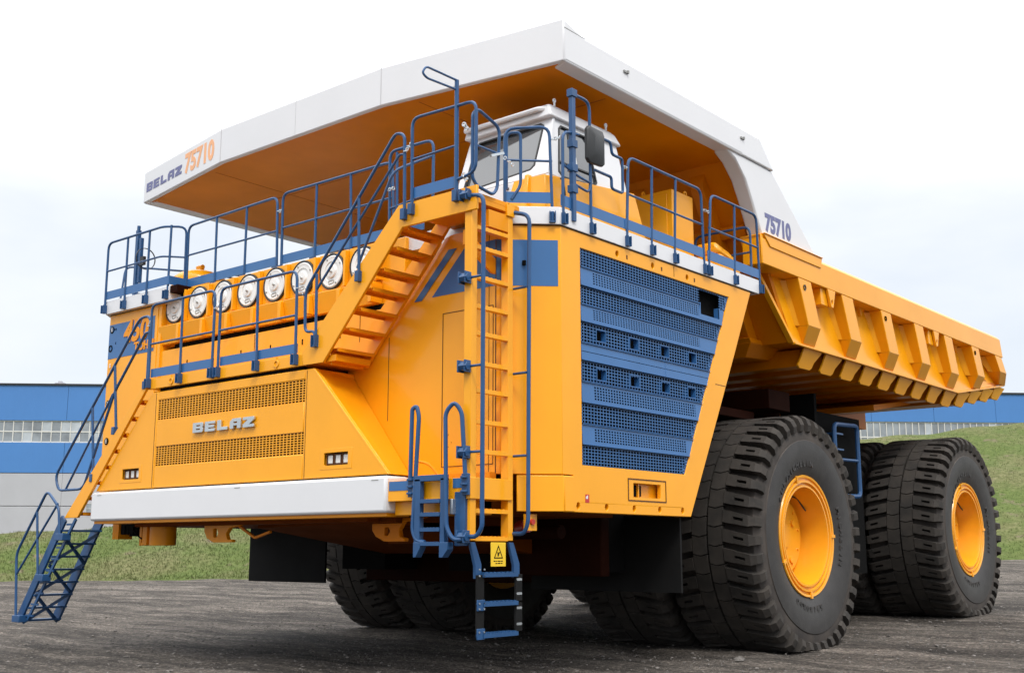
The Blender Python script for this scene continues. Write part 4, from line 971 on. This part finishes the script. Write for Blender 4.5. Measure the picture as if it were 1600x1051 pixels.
g = MB(); g.hexa([(3.98,1.26,5.76),(4.68,1.30,5.76),(4.70,1.44,5.76),(3.98,1.44,5.76),(4.12,1.34,6.27),(4.62,1.36,6.27),(4.63,1.44,6.27),(4.12,1.44,6.27)])
g.hexa([(4.30,1.22,5.76),(4.42,1.22,5.76),(4.42,1.34,5.76),(4.30,1.34,5.76),(4.32,1.32,6.31),(4.38,1.32,6.31),(4.38,1.40,6.31),(4.32,1.40,6.31)])
ob('front_cover', g, 'yellow', CB, bevel=.012)
g = MB(); g.hexa([(4.55,1.43,5.75),(4.70,1.43,5.75),(4.76,3.50,5.75),(4.6,3.50,5.75),(4.55,1.43,6.27),(4.645,1.43,6.27),(4.675,3.32,6.47),(4.6,3.30,6.47)]); ob('side_cover', g, 'yellow', CB, bevel=.01)
g = MB(); g.box(4.66,4.70,1.62,1.65,5.95,6.3) if False else None; g.tube([(4.72,1.56,6.24),(4.76,1.56,6.2),(4.76,1.60,6.02),(4.72,1.62,5.98)], .012); ob('door_handle', g, 'gasket', CB)
g = MB()
for x_, z_ in ((3.55,6.16),(3.95,6.22),(3.2,6.10)): g.cyl((x_,1.425,z_),(x_,1.39,z_),.022)
g.bar((3.35,1.41,5.98),(3.9,1.41,6.05),.01,.02); ob('washer_nozzle', g, 'gasket', CB)
g = MB(); g.hexa([(3.1,1.6,6.35),(4.4,1.6,6.35),(4.4,3.1,6.35),(3.1,3.1,6.35),(3.12,1.85,7.1),(4.35,1.85,7.1),(4.35,3.05,7.1),(3.12,3.05,7.1)]); ob('cab_interior', g, 'black', CB)

# ------------------------------------------------------------------ boxes on the deck behind the cab
b = MB(); b.box(3.55,4.25,5.0,5.62,5.74,7.05); EL_ = ob('electrical_cabinet', b, 'yellow', T, bevel=.012)
b = MB(); b.box(3.60,4.16,4.985,5.0,5.82,6.98); b.box(4.25,4.262,5.06,5.56,5.8,6.98); ob('cabinet_door', b, 'yellow', EL_, bevel=.006)
b = MB()
for q in ((3.66,5.1),(4.18,5.5)): b.lathe([(-.01,.045),(.01,.045),(.01,.022),(-.01,.022),(-.01,.045)], (q[0],q[1],7.10), 'x', 14)
b.box(3.56,3.64,4.96,5.0,6.72,6.75); ob('lifting_eye', b, 'yellow', EL_)
b = MB(); b.box(3.3,3.52,5.0,5.5,5.74,6.78); ob('side_box', b, 'yellow_soft', T, bevel=.01)
b = MB(); b.hexa([(4.2,5.65,5.74),(4.7,5.65,5.74),(4.7,6.3,5.74),(4.2,6.3,5.74),(4.2,5.65,6.1),(4.7,5.65,6.1),(4.7,6.3,6.0),(4.2,6.3,6.0)]); b.hexa([(4.2,5.65,6.1),(4.7,5.65,6.1),(4.7,6.3,6.0),(4.2,6.3,6.0),(4.25,5.65,6.30),(4.6,5.65,6.30),(4.55,6.12,6.24),(4.25,6.12,6.24)]); ob('tank_cover', b, 'yellow', T, bevel=.06)

# ================================================================== DUMP BODY
D = MB()
for s in (1, -1):
    pl = [(7.35,6.6),(8.08,5.02),(16.0,5.0),(19.40,5.52),(19.2,5.80),(18.80,6.4),(18.72,6.6)]
    fx_ = lambda z: 4.50+(6.1-min(z,6.1))*.16/1.05
    D.add([(s*(fx_(z)-d),y,z) for d in (0,.05) for y,z in pl], [tuple(range(7)),tuple(range(7,14))[::-1]]+[(i,(i+1)%7,7+(i+1)%7,7+i) for i in range(7)])
DB = ob('dump_body', D, 'yellow', T, bevel=.006)
# floor and front wall
b = MB(); b.hexa([(-4.60,8.06,5.03),(4.60,8.06,5.03),(4.60,16.0,5.01),(-4.60,16.0,5.01),(-4.60,8.06,5.11),(4.60,8.06,5.11),(4.60,16.0,5.09),(-4.60,16.0,5.09)])
b.hexa([(-4.6,16.0,5.01),(4.6,16.0,5.01),(4.6,19.4,5.53),(-4.6,19.4,5.53),(-4.6,16.0,5.09),(4.6,16.0,5.09),(4.6,19.4,5.61),(-4.6,19.4,5.61)]); ob('floor_plate', b, 'yellow_shaded', DB)
b = MB(); b.hexa([(-4.60,6.30,7.80),(4.60,6.30,7.80),(4.60,8.06,5.02),(-4.60,8.06,5.02),(-4.60,6.40,7.82),(4.60,6.40,7.82),(4.60,8.16,5.07),(-4.60,8.16,5.07)]); ob('front_wall', b, 'yellow_shaded', DB)
def fw(x, t, d=0):   # point on the front wall: t 0 top, 1 bottom; d outwards (towards -y)
    y = 6.30+1.76*t; z = 7.80-2.78*t; return (x, y-d*.845, z-d*.535)
for x_ in (-3.9,-2.7,-1.5,-.5,.5,1.5,2.7,3.9):
    b = MB(); w = .14
    p = [fw(x_-w,.04,0),fw(x_+w,.04,0),fw(x_+w,.97,0),fw(x_-w,.97,0)]; q = [fw(x_-w*.8,.10,.16),fw(x_+w*.8,.10,.16),fw(x_+w*.8,.95,.22),fw(x_-w*.8,.95,.22)]
    b.hexa(p+q); ob('wall_stiffener', b, 'yellow_shaded', DB, bevel=.01)
for t in (.36,.62):
    b = MB(); b.hexa([fw(-4.5,t-.03),fw(4.5,t-.03),fw(4.5,t+.03),fw(-4.5,t+.03),fw(-4.5,t-.03,.12),fw(4.5,t-.03,.12),fw(4.5,t+.03,.12),fw(-4.5,t+.03,.12)]); ob('wall_beam', b, 'yellow_shaded', DB, bevel=.01)
b = MB()
b.hexa([(-4.1,7.65,5.02),(4.1,7.65,5.02),(4.1,8.5,5.02),(-4.1,8.5,5.02),(-4.1,7.60,5.10),(4.1,7.60,5.10),(4.1,8.4,5.10),(-4.1,8.4,5.10)])
b.hexa([(-3.9,7.80,4.80),(3.9,7.80,4.80),(3.9,8.8,4.86),(-3.9,8.8,4.86),(-4.1,7.65,5.02),(4.1,7.65,5.02),(4.1,8.8,5.05),(-4.1,8.8,5.05)]); ob('front_cross_beam', b, 'yellow_shaded', DB, bevel=.012)
# canopy
can = [(-4.85,1.48),(-1.9,1.03),(1.9,1.03),(4.85,1.48)]
b = MB(); b.hexa([(-4.70,1.56,7.80),(4.70,1.56,7.80),(4.60,6.4,7.80),(-4.60,6.4,7.80),(-4.7,1.56,7.86),(4.7,1.56,7.86),(4.6,6.45,7.86),(-4.6,6.45,7.86)])
b.hexa([(-1.9,1.12,7.80),(1.9,1.12,7.80),(4.6,1.56,7.80),(-4.6,1.56,7.80),(-1.9,1.12,7.86),(1.9,1.12,7.86),(4.6,1.56,7.86),(-4.6,1.56,7.86)]); CN = ob('canopy_underside', b, 'yellow_shaded', DB)
b = MB()
for x_ in (-2.4,2.4): b.box(x_-.006,x_+.006,1.3,6.3,7.796,7.801)
for y_ in (2.9,): b.box(-4.5,4.5,y_-.006,y_+.006,7.794,7.801)
ob('weld_seam', b, 'weld', CN, smooth=0)
b = MB(); b.plate(can+[(4.84,1.565),(1.89,1.115),(-1.89,1.115),(-4.84,1.565)], ((0,0,7.79),(1,0,0),(0,1,0),(0,0,1)), .58)
CF = ob('canopy_front_edge', b, 'white', DB, bevel=.016)
b = MB()
for x_ in (-1.9,1.9): b.box(x_-.004,x_+.004,1.024,1.034,7.80,8.365)
b.box(-.003,.003,1.027,1.034,7.81,8.36); ob('weld_line', b, 'weld_white', CF, smooth=0)
U_ = V3((2.95,-.45,0)).normalized(); Nn = (-V3((-U_.y,U_.x,0)))
P_ = V3(can[0])if False else V3((-4.85,1.48,0))
x_ = .12
b = MB()
for ch in 'BELAZ':
    po, ho = LET[ch]; k = .205; sh = .0
    b.plate([(x_+(a+q*sh)*k, 7.965+q*.165) for a, q in po], (P_+Nn*.002, tuple(U_), (0,0,1), tuple(Nn)), .003, [[(x_+(a+q*sh)*k, 7.965+q*.165) for a, q in h] for h in ho]); x_ += .295
ob('maker_lettering', b, 'navy', CF, smooth=0)
b = MB(); b.mapped(text_geo('75710', .47, .004, off=.019, sx=.92), P_+U_*1.67+V3((0,0,7.94))+Nn*.003, tuple(U_), (0,0,1), tuple(Nn)); ob('number_lettering', b, 'orange_txt', CF, smooth=0)
for s in (1, -1):
    X = 4.85*s; F = ((X,0,0),(0,1,0),(0,0,1),(-s,0,0))
    b = MB(); b.plate([(1.49,7.79),(7.27,7.79),(6.81,8.23),(1.96,8.25),(1.49,8.37)], F, .07); SE = ob('canopy_side_edge', b, 'white', DB, bevel=.02)
    b = MB(); b.plate([(1.50,8.245),(1.96,8.245),(1.96,8.25),(1.50,8.26)], ((X+s*.002,0,0),(0,1,0),(0,0,1),(-s,0,0)), .003); ob('edge_seam', b, 'cap_dark', SE, smooth=0)
    b = MB(); b.hexa([(X,1.50,7.78),(X,6.2,7.78),(s*4.60,6.2,7.78),(s*4.60,1.60,7.78),(X,1.5,7.84),(X,6.2,7.84),(s*4.6,6.2,7.84),(s*4.6,1.6,7.84)]); ob('canopy_lip', b, 'white', DB, bevel=.02)
    b = MB()
    cheek = [(5.75,7.79),(6.05,7.66),(6.30,7.45),(6.50,7.15),(6.66,6.86),(6.80,6.60),(8.86,6.60),(7.27,7.79)]
    b.plate(cheek, ((X-s*.03,0,0),(0,1,0),(0,0,1),(-s,0,0)), .26); CK = ob('canopy_cheek', b, 'white', DB, bevel=.03)
    b = MB()
    if s > 0: b.mapped(text_geo('75710', .40, .006, off=.019, sx=.92), (4.822,6.93,6.71), (0,1,0),(0,0,1),(1,0,0))
    else: b.mapped(text_geo('75710', .40, .006, off=.019, sx=.92), (-4.822,8.05,6.71), (0,-1,0),(0,0,1),(-1,0,0))
    ob('number_lettering', b, 'navy', CK, smooth=0)
    b = MB()
    for y_, z_ in ((2.9,8.08),(6.2,8.05)): b.box(*sorted((X+s*.0,X+s*.02)), y_-.06,y_+.05,z_,z_+.03); b.box(*sorted((X,X+s*.03)), y_+.02,y_+.05,z_,z_+.045)
    ob('small_hook', b, 'cap_dark', SE)
    # top rail
    b = MB()
    prof = [(4.50,6.10),(4.86,6.10),(4.86,6.52),(4.78,6.60),(4.50,6.60)]
    ya, yb = 6.72, 18.72
    vs = [(s*x,ya,z) for x,z in prof]+[(s*x,yb+(.0 if z > 6.3 else .14),z) for x,z in prof]; n = 5
    b.add(vs, [tuple(range(5)),tuple(range(5,10))[::-1]]+[(i,(i+1)%5,5+(i+1)%5,5+i) for i in range(5)]); ob('top_rail', b, 'yellow', DB, bevel=.012)
    b = MB(); b.plate([(6.98,6.42),(8.86,6.42),(8.92,6.60),(6.76,6.60)], ((X+s*.03,0,0),(0,1,0),(0,0,1),(-s,0,0)), .40); b.box(*sorted((s*4.45,s*4.90)),6.76,8.92,6.60,6.615); ob('cheek_base', b, 'yellow', DB, bevel=.008)
    # front edge of the side: slanting closing plate
    b = MB(); b.hexa([(s*4.46,7.0,6.105),(s*4.85,6.70,6.105),(s*4.85,6.80,6.105),(s*4.46,7.1,6.105),(s*4.46,6.70,6.59),(s*4.85,6.70,6.59),(s*4.85,6.80,6.59),(s*4.46,6.82,6.58)])
    b.hexa([(s*4.46,7.06,6.14),(s*4.55,7.06,6.14),(s*4.68,8.06,5.0),(s*4.58,8.06,5.0),(s*4.46,7.14,6.16),(s*4.55,7.14,6.16),(s*4.68,8.14,5.02),(s*4.58,8.14,5.02)])
    ob('side_front_edge', b, 'yellow', DB, bevel=.008)
    # bottom flange
    b = MB(); b.bar((s*4.67,8.08,5.0),(s*4.67,16.0,4.98),.07,.04); b.bar((s*4.67,16.0,4.98),(s*4.63,19.42,5.50),.07,.04); ob('bottom_flange', b, 'yellow', DB, bevel=.006)
    # ribs
    for i, y0 in enumerate((7.99,9.72,11.50,13.20,14.90,16.64,18.28)):
        w = .48; zk = 5.32 if i < 5 else (5.46 if i == 5 else 5.74); zb = 5.03 if i < 5 else (5.20 if i == 5 else 5.50); ln = .31
        b = MB()
        A_ = [(s*4.50,y0,6.10),(s*4.855,y0,6.10),(s*4.855,y0+w,6.10),(s*4.50,y0+w,6.10)]
        K_ = [(s*4.50,y0+ln,zk),(s*4.855,y0+ln,zk),(s*4.855,y0+ln+w,zk),(s*4.50,y0+ln+w,zk)]
        e_ = 0 if i < 6 else .30; L_ = [(s*4.60,y0+ln+.12+e_,zb),(s*4.68,y0+ln+.12+e_,zb),(s*4.68,y0+ln+w+.10+e_,zb),(s*4.60,y0+ln+w+.10+e_,zb)]
        b.hexa(L_+K_); b.add([V3(p)for p in K_]+[V3(p) for p in A_], [(4,5,6,7),(0,1,5,4),(1,2,6,5),(2,3,7,6),(3,0,4,7)])
        b.add([(s*4.48,y0-.20,6.09),(s*4.62,y0+.01,6.09),(s*4.48,y0+.01,6.09),(s*4.60,y0+ln-.10,zk),(s*4.70,y0+ln+.01,zk),(s*4.60,y0+ln+.01,zk)], [(0,1,2),(3,5,4),(0,3,4,1),(1,4,5,2),(2,5,3,0)])
        ob('side_rib', b, 'yellow', DB, bevel=.012)
        if i in (0, 2, 5):
            h = MB(); yy = y0+.22 if i == 0 else y0-.35; h.lathe([(s*.0,.05),(s*.012,.05),(s*.012,.028),(s*.0,.028)], (s*4.856,yy if i == 0 else y0+.2,5.96), 'x', 16); ob('eyelet', h, 'brown' if i else 'gasket', DB)
    for y_ in (9.28, 14.42):
        b = MB(); b.plate([(y_-.32,6.10),(y_+.12,6.10),(y_+.08,5.84),(y_-.02,5.80),(y_-.32,5.80)], ((s*4.80,0,0),(0,1,0),(0,0,1),(-s,0,0)), .28); b.plate([(y_-.15,6.10),(y_+.17,6.10),(y_+.06,5.78),(y_-.03,5.78)], ((s*4.86,0,0),(0,1,0),(0,0,1),(-s,0,0)), .05, [[(y_+.01+.035*math.cos(t*math.pi/4),5.88+.05*math.sin(t*math.pi/4)) for t in range(8)]]); ob('lashing_bracket', b, 'yellow', DB, bevel=.008)
    for y_ in (11.1, 16.3):
        b = MB(); b.plate([(y_-.06,6.10),(y_+.14,6.10),(y_,5.94)], ((s*4.62,0,0),(0,1,0),(0,0,1),(-s,0,0)), .08); ob('small_gusset', b, 'yellow', DB, bevel=.004)
    b = MB(); b.hexa([(s*4.5,17.9,5.55),(s*4.62,17.9,5.5),(s*4.62,18.3,5.53),(s*4.5,18.3,5.6),(s*4.5,17.95,5.72),(s*4.54,17.95,5.70),(s*4.54,18.2,5.72),(s*4.5,18.2,5.74)]); ob('tail_wedge', b, 'yellow', DB)
# floor beams: the end plates show as teeth below the side
tc_ = [8.56+.858*i for i in range(13)]
for i, y0 in enumerate(tc_):
    zt = 4.99 if y0 < 15.8 else 4.99+(y0+.2-16.0)*.150; zb = zt-.34 if y0 < 16.6 else zt-.31
    b = MB(); b.box(-4.5,4.5,y0+.12,y0+.46,zb+.05,zt)
    bm_ = ob('floor_beam', b, 'yellow_shaded', DB)
    for s in (1,-1):
        b = MB(); b.plate([(y0+.02,0),(y0+.72,0),(y0+.65,-.08),(y0+.52,-.20),(y0+.48,zb-zt+.04),(y0+.42,zb-zt),(y0+.02,zb-zt),(y0-.04,zb-zt+.04),(y0+.0,-.15)], ((s*4.63,0,zt),(0,1,0),(s*.35,0,1),(-s,0,0)), .04); ob('beam_end', b, 'yellow', bm_, bevel=.006)
b = MB()
for x_ in (-1.1,1.1): b.box(x_-.18,x_+.18,8.3,19.0,4.62,5.06)
ob('floor_girder', b, 'yellow_shaded', DB)
b = MB(); b.hexa([(-3.9,13.2,4.38),(3.9,13.2,4.38),(3.9,15.2,4.70),(-3.9,15.2,4.70),(-3.9,13.2,4.5),(3.9,13.2,4.5),(3.9,15.2,4.78),(-3.9,15.2,4.78)]); ob('rock_guard', b, 'yellow_shaded', DB)

# ================================================================== CHASSIS
ch = MB()
for s in (1,-1): ch.box(*sorted((s*.55,s*1.15)),1.5,19,1.9,3.3)
ch.box(-1.1,1.1,3,3.4,2.0,3.3); ch.box(-1.1,1.1,11.4,12.2,2.0,3.3); ch.box(-4.0,4.0,5.62,5.75,3.6,5.3)
ob('main_frame', ch, 'brown', T, bevel=.02)
for y_, z_ in ((7.98,1.78),(15.65,1.98)):
    ch = MB(); ch.cyl((-4.0,y_,z_),(4.0,y_,z_),.46,seg=24); ch.box(-1.3,1.3,y_-.7,y_+.7,z_-.5,z_+.9); ch.box(-3.6,3.6,y_-.3,y_+.3,z_-.25,z_+.35); ob('axle_housing', ch, 'brown', T, bevel=.02)
for s in (1,-1):
    ch = MB(); ch.cyl((s*2.0,10.9,2.4),(s*2.0,12.4,4.7),.26); ch.cyl((s*2.0,11.6,3.5),(s*2.0,12.5,4.9),.18); ob('hoist_cylinder', ch, 'brown', T)
    ch = MB(); ch.cyl((s*3.25,6.9,3.9),(s*3.25,6.9,4.45),.07); ch.cyl((s*3.25,6.9,4.2),(s*3.25,6.9,4.26),.11); ch.box(*sorted((s*2.2,s*3.6)),6.2,8.6,3.8,3.95); ch.box(*sorted((s*1.5,s*3.9)),8.6,9.4,4.0,4.35); ob('suspension_mount', ch, 'brown', T, bevel=.01)
    ch = MB(); ch.box(*sorted((s*(2.5 if s < 0 else 2.2),s*(4.66 if s < 0 else 4.82))),4.05,4.09,.98,2.02); ob('mud_flap', ch, 'flap', T)
    ch = MB(); ch.box(*((1.2,3.9) if s > 0 else (-1.2,-.2)),3.3,4.04,1.25,2.1); ob('fuel_sump', ch, 'black', T)
    # equipment rack between the wheels
    ch = MB(); ch.box(*sorted((s*3.2,s*3.9)),10.4,10.5,1.0,4.45); ch.box(*sorted((s*3.2,s*3.78)),10.5,12.7,1.1,4.15); RK = ob('equipment_panel', ch, 'black', T)
    ch = MB(); X = s*3.98
    ch.tube([(X,11.05,2.55),(X,11.05,3.92),(X,12.1,3.96),(X,12.1,2.58)], .045, .12, 8, True); ch.tube([(X,11.05,3.25),(X,12.1,3.27)], .03, 0)
    for z_ in (3.45,3.75,3.05,2.8): ch.box(*sorted((X-.25*s,X)),11.08,11.45,z_-.015,z_+.015)
    ob('access_ladder', ch, 'blue', RK)
    ch = MB(); ch.box(*sorted((s*3.9,s*3.93)),11.2,11.5,2.93,3.05); ob('blue_tag', ch, 'blue', RK)
ch = MB(); ch.box(-1.6,1.6,4.2,5.4,1.05,2.0); ch.box(2.2,4.1,3.2,3.4,1.2,1.98); ob('front_cross_member', ch, 'brown', T, bevel=.02)

# ================================================================== WHEELS
HW = .735
prof = [(.60,.88),(.64,.95),(.690,1.06),(.715,1.16),(.738,1.30),(.742,1.44),(.735,1.545),(.722,1.555),(.722,1.60),(.712,1.68),(.695,1.76),(.665,1.83),(.60,1.835),(.3,1.84),(0,1.845)]
prof = prof+[(-x,r) for x,r in prof[-2::-1]]
tb = MB(); tb.lathe(prof, (0,0,0), 'x', 112)
tb.mi = [2 if min(math.hypot(*tb.v[q][1:]) for q in f) > 1.54 else 0 for f in tb.f]
def rad(mb, poly, r0, r1, ang, hole=None):      # poly in (x, arc length) -> solid between radii r0..r1 ; per-corner radii allowed
    n = len(poly); vs = []
    for r in (r0, r1):
        for (x, a) in poly: rr = r(x) if callable(r) else r; t = ang+a/1.95; vs.append((x, rr*math.cos(t), rr*math.sin(t)))
    mb.add(vs, [tuple(range(n))[::-1], tuple(range(n,2*n))]+[(i,(i+1)%n,n+(i+1)%n,n+i) for i in range(n)])
NL = 42
rnd = random.Random(5)
for k in range(NL):
    ang = 2*math.pi*k/NL
    for sd in (1,-1):
        a0 = ang if sd > 0 else ang+math.pi/NL
        def lugseg(x0, x1, s0, s1, sk=0):
            top = lambda x: 1.968 if abs(x) < .64 else 1.968-(abs(x)-.64)*.55
            bot = lambda x: 1.80 if abs(x) < .6 else 1.76
            q0, q1 = .22*(x0-.25), .22*(x1-.25); rad(tb, [(sd*x0,s0+q0),(sd*x1,s0+q1),(sd*x1,s1+q1),(sd*x0,s1+q0)], bot, top, a0)
        wv = rnd.uniform(-.002,.002)
        tb.cur = 1; lugseg(.255,.42,-.095+wv,.095); lugseg(.42,.58,-.088,-.022); lugseg(.42,.58,.022,.088); lugseg(.58,.655,-.084,.084)
        # shoulder flank with chamfers
        P8 = []
        for s_ in (-.077,.077):
            t = a0+(s_+.092)/1.95
            for (x,r) in ((.655,1.96),(.735,1.90),(.772,1.80),(.752,1.70),(.70,1.67),(.655,1.75)): P8.append((sd*x, r*math.cos(t+(0.006 if s_ < 0 else -0.006)*(x > .7)), r*math.sin(t+(0.006 if s_ < 0 else -0.006)*(x > .7))))
        tb.add(P8, [tuple(range(6)),tuple(range(6,12))[::-1]]+[(i,(i+1)%6,6+(i+1)%6,6+i) for i in range(6)])
        # centre rib blocks
        h = .137; v = .028
        rad(tb, [(sd*.018,-h),(sd*.125,-h+v),(sd*.243,-h),(sd*.243,h),(sd*.125,h+v),(sd*.018,h)], 1.86, 1.962, a0)
tb.cur = 0
# raised lettering round the sidewall
def arc_text(txt, a_mid, r0, size, step):
    n = len(txt)
    for i, chh in enumerate(txt):
        if chh == ' ': continue
        a = a_mid-(i-(n-1)/2)*step          # clockwise seen from outside (+x looking to -x)
        g = text_geo(chh, size, .022, off=.006, align='CENTER')
        rv = V3((0, math.cos(a), math.sin(a))); tv = V3((0, math.sin(a), -math.cos(a)))
        for sx_ in (1,):
            O_ = V3((.716 if r0 > 1.1 else .700,0,0))+rv*r0
            tb.mapped(g, tuple(O_), tuple(tv), tuple(rv), (1,0,.0))
arc_text('MICHELIN', R(0), 1.13, .16, R(6.2)); arc_text('59/80R63', R(262), 1.13, .14, R(6.0)); arc_text('XDR2', R(140), 1.13, .15, R(6.5))
arc_text('MICHELIN', R(105), 1.13, .15, R(6.2))
CONT = 1.78
nv = []
for (x,y_,z_) in tb.v:
    x *= 1.085
    if z_ < -1.1 and abs(x) > .3: x *= 1+.05*min(1, (-z_-1.1)/.7)
    nv.append((x, y_, max(z_, -CONT-.004)))
tb.v = nv
TYRE = mesh_of('tyre', tb, ['rubber', 'dusty', 'dusty2'], 32)
rb = MB(); rb.lathe([(.55,.90),(.655,.955),(.672,.945),(.668,.915),(.640,.905),(.640,.872),(.668,.866),(.668,.838),(.625,.828),(.625,.800),(.655,.792),(.655,.765),(.60,.752),(.42,.742),(.40,.735),(.12,.725),(.08,.70),(.06,.50)], (0,0,0), 'x', 72)
rb.lathe([(-.55,.90),(-.655,.955),(-.672,.945),(-.655,.80),(-.3,.74),(.06,.70)], (0,0,0), 'x', 48)
rb.v = [(x*1.10, y_*1.03, z_*1.03) for x, y_, z_ in rb.v]
RIM = mesh_of('rim', rb, 'rim', 40)
db = MB(); db.lathe([(.07,.64),(.10,.61),(.26,.60),(.28,.585),(.28,.20),(.305,.18),(.305,.0)], (0,0,0), 'x', 48)
for k in range(10):
    t = k*2*math.pi/10+.2; db.cyl((.27,.50*math.cos(t),.50*math.sin(t)),(.30,.50*math.cos(t),.50*math.sin(t)),.020,seg=6)
for a_, r_ in ((.6,.36),(3.9,.34),(5.2,.42)): db.cyl((.27,r_*math.cos(a_),r_*math.sin(a_)),(.31,r_*math.cos(a_),r_*math.sin(a_)),.05,seg=14)
db.v = [(x*1.10, y_*1.03, z_*1.03) for x, y_, z_ in db.v]
DISC = mesh_of('wheel', db, 'rim', 40)
cb = MB()
for a_ in (0.0, 1.9, 3.6, 4.75): y_, z_ = math.cos(a_), math.sin(a_); cb.bar((.66,.86*y_,.86*z_),(.67,.97*y_,.97*z_),.05,.03,(1,0,0))
cb.v = [(x*1.10, y_*1.03, z_*1.03) for x, y_, z_ in cb.v]
CLIP = mesh_of('rim_clip', cb, 'rim', 40)
vb = MB(); vb.tube([(.30,.15,.70),(.36,.45,.62),(.40,.56,.48),(.44,.58,.42)], .012, .05); VAL = mesh_of('valve_hose', vb, 'gasket', 40)
i_ = 0
for (hy, hz) in ((7.98, 1.78), (15.70, 1.99)):
    for s in (1,-1):
        for hx in ((4.08, 2.27) if s > 0 else (4.20, 2.40)):
            w = link('wheel', DISC, T, loc=(s*hx, hy, hz), rz=(0 if s > 0 else math.pi))
            tr = link('tyre', TYRE, w); link('rim', RIM, w)
            if hx > 4: link('rim_clip', CLIP, w); link('valve_hose', VAL, w)
            i_ += 1
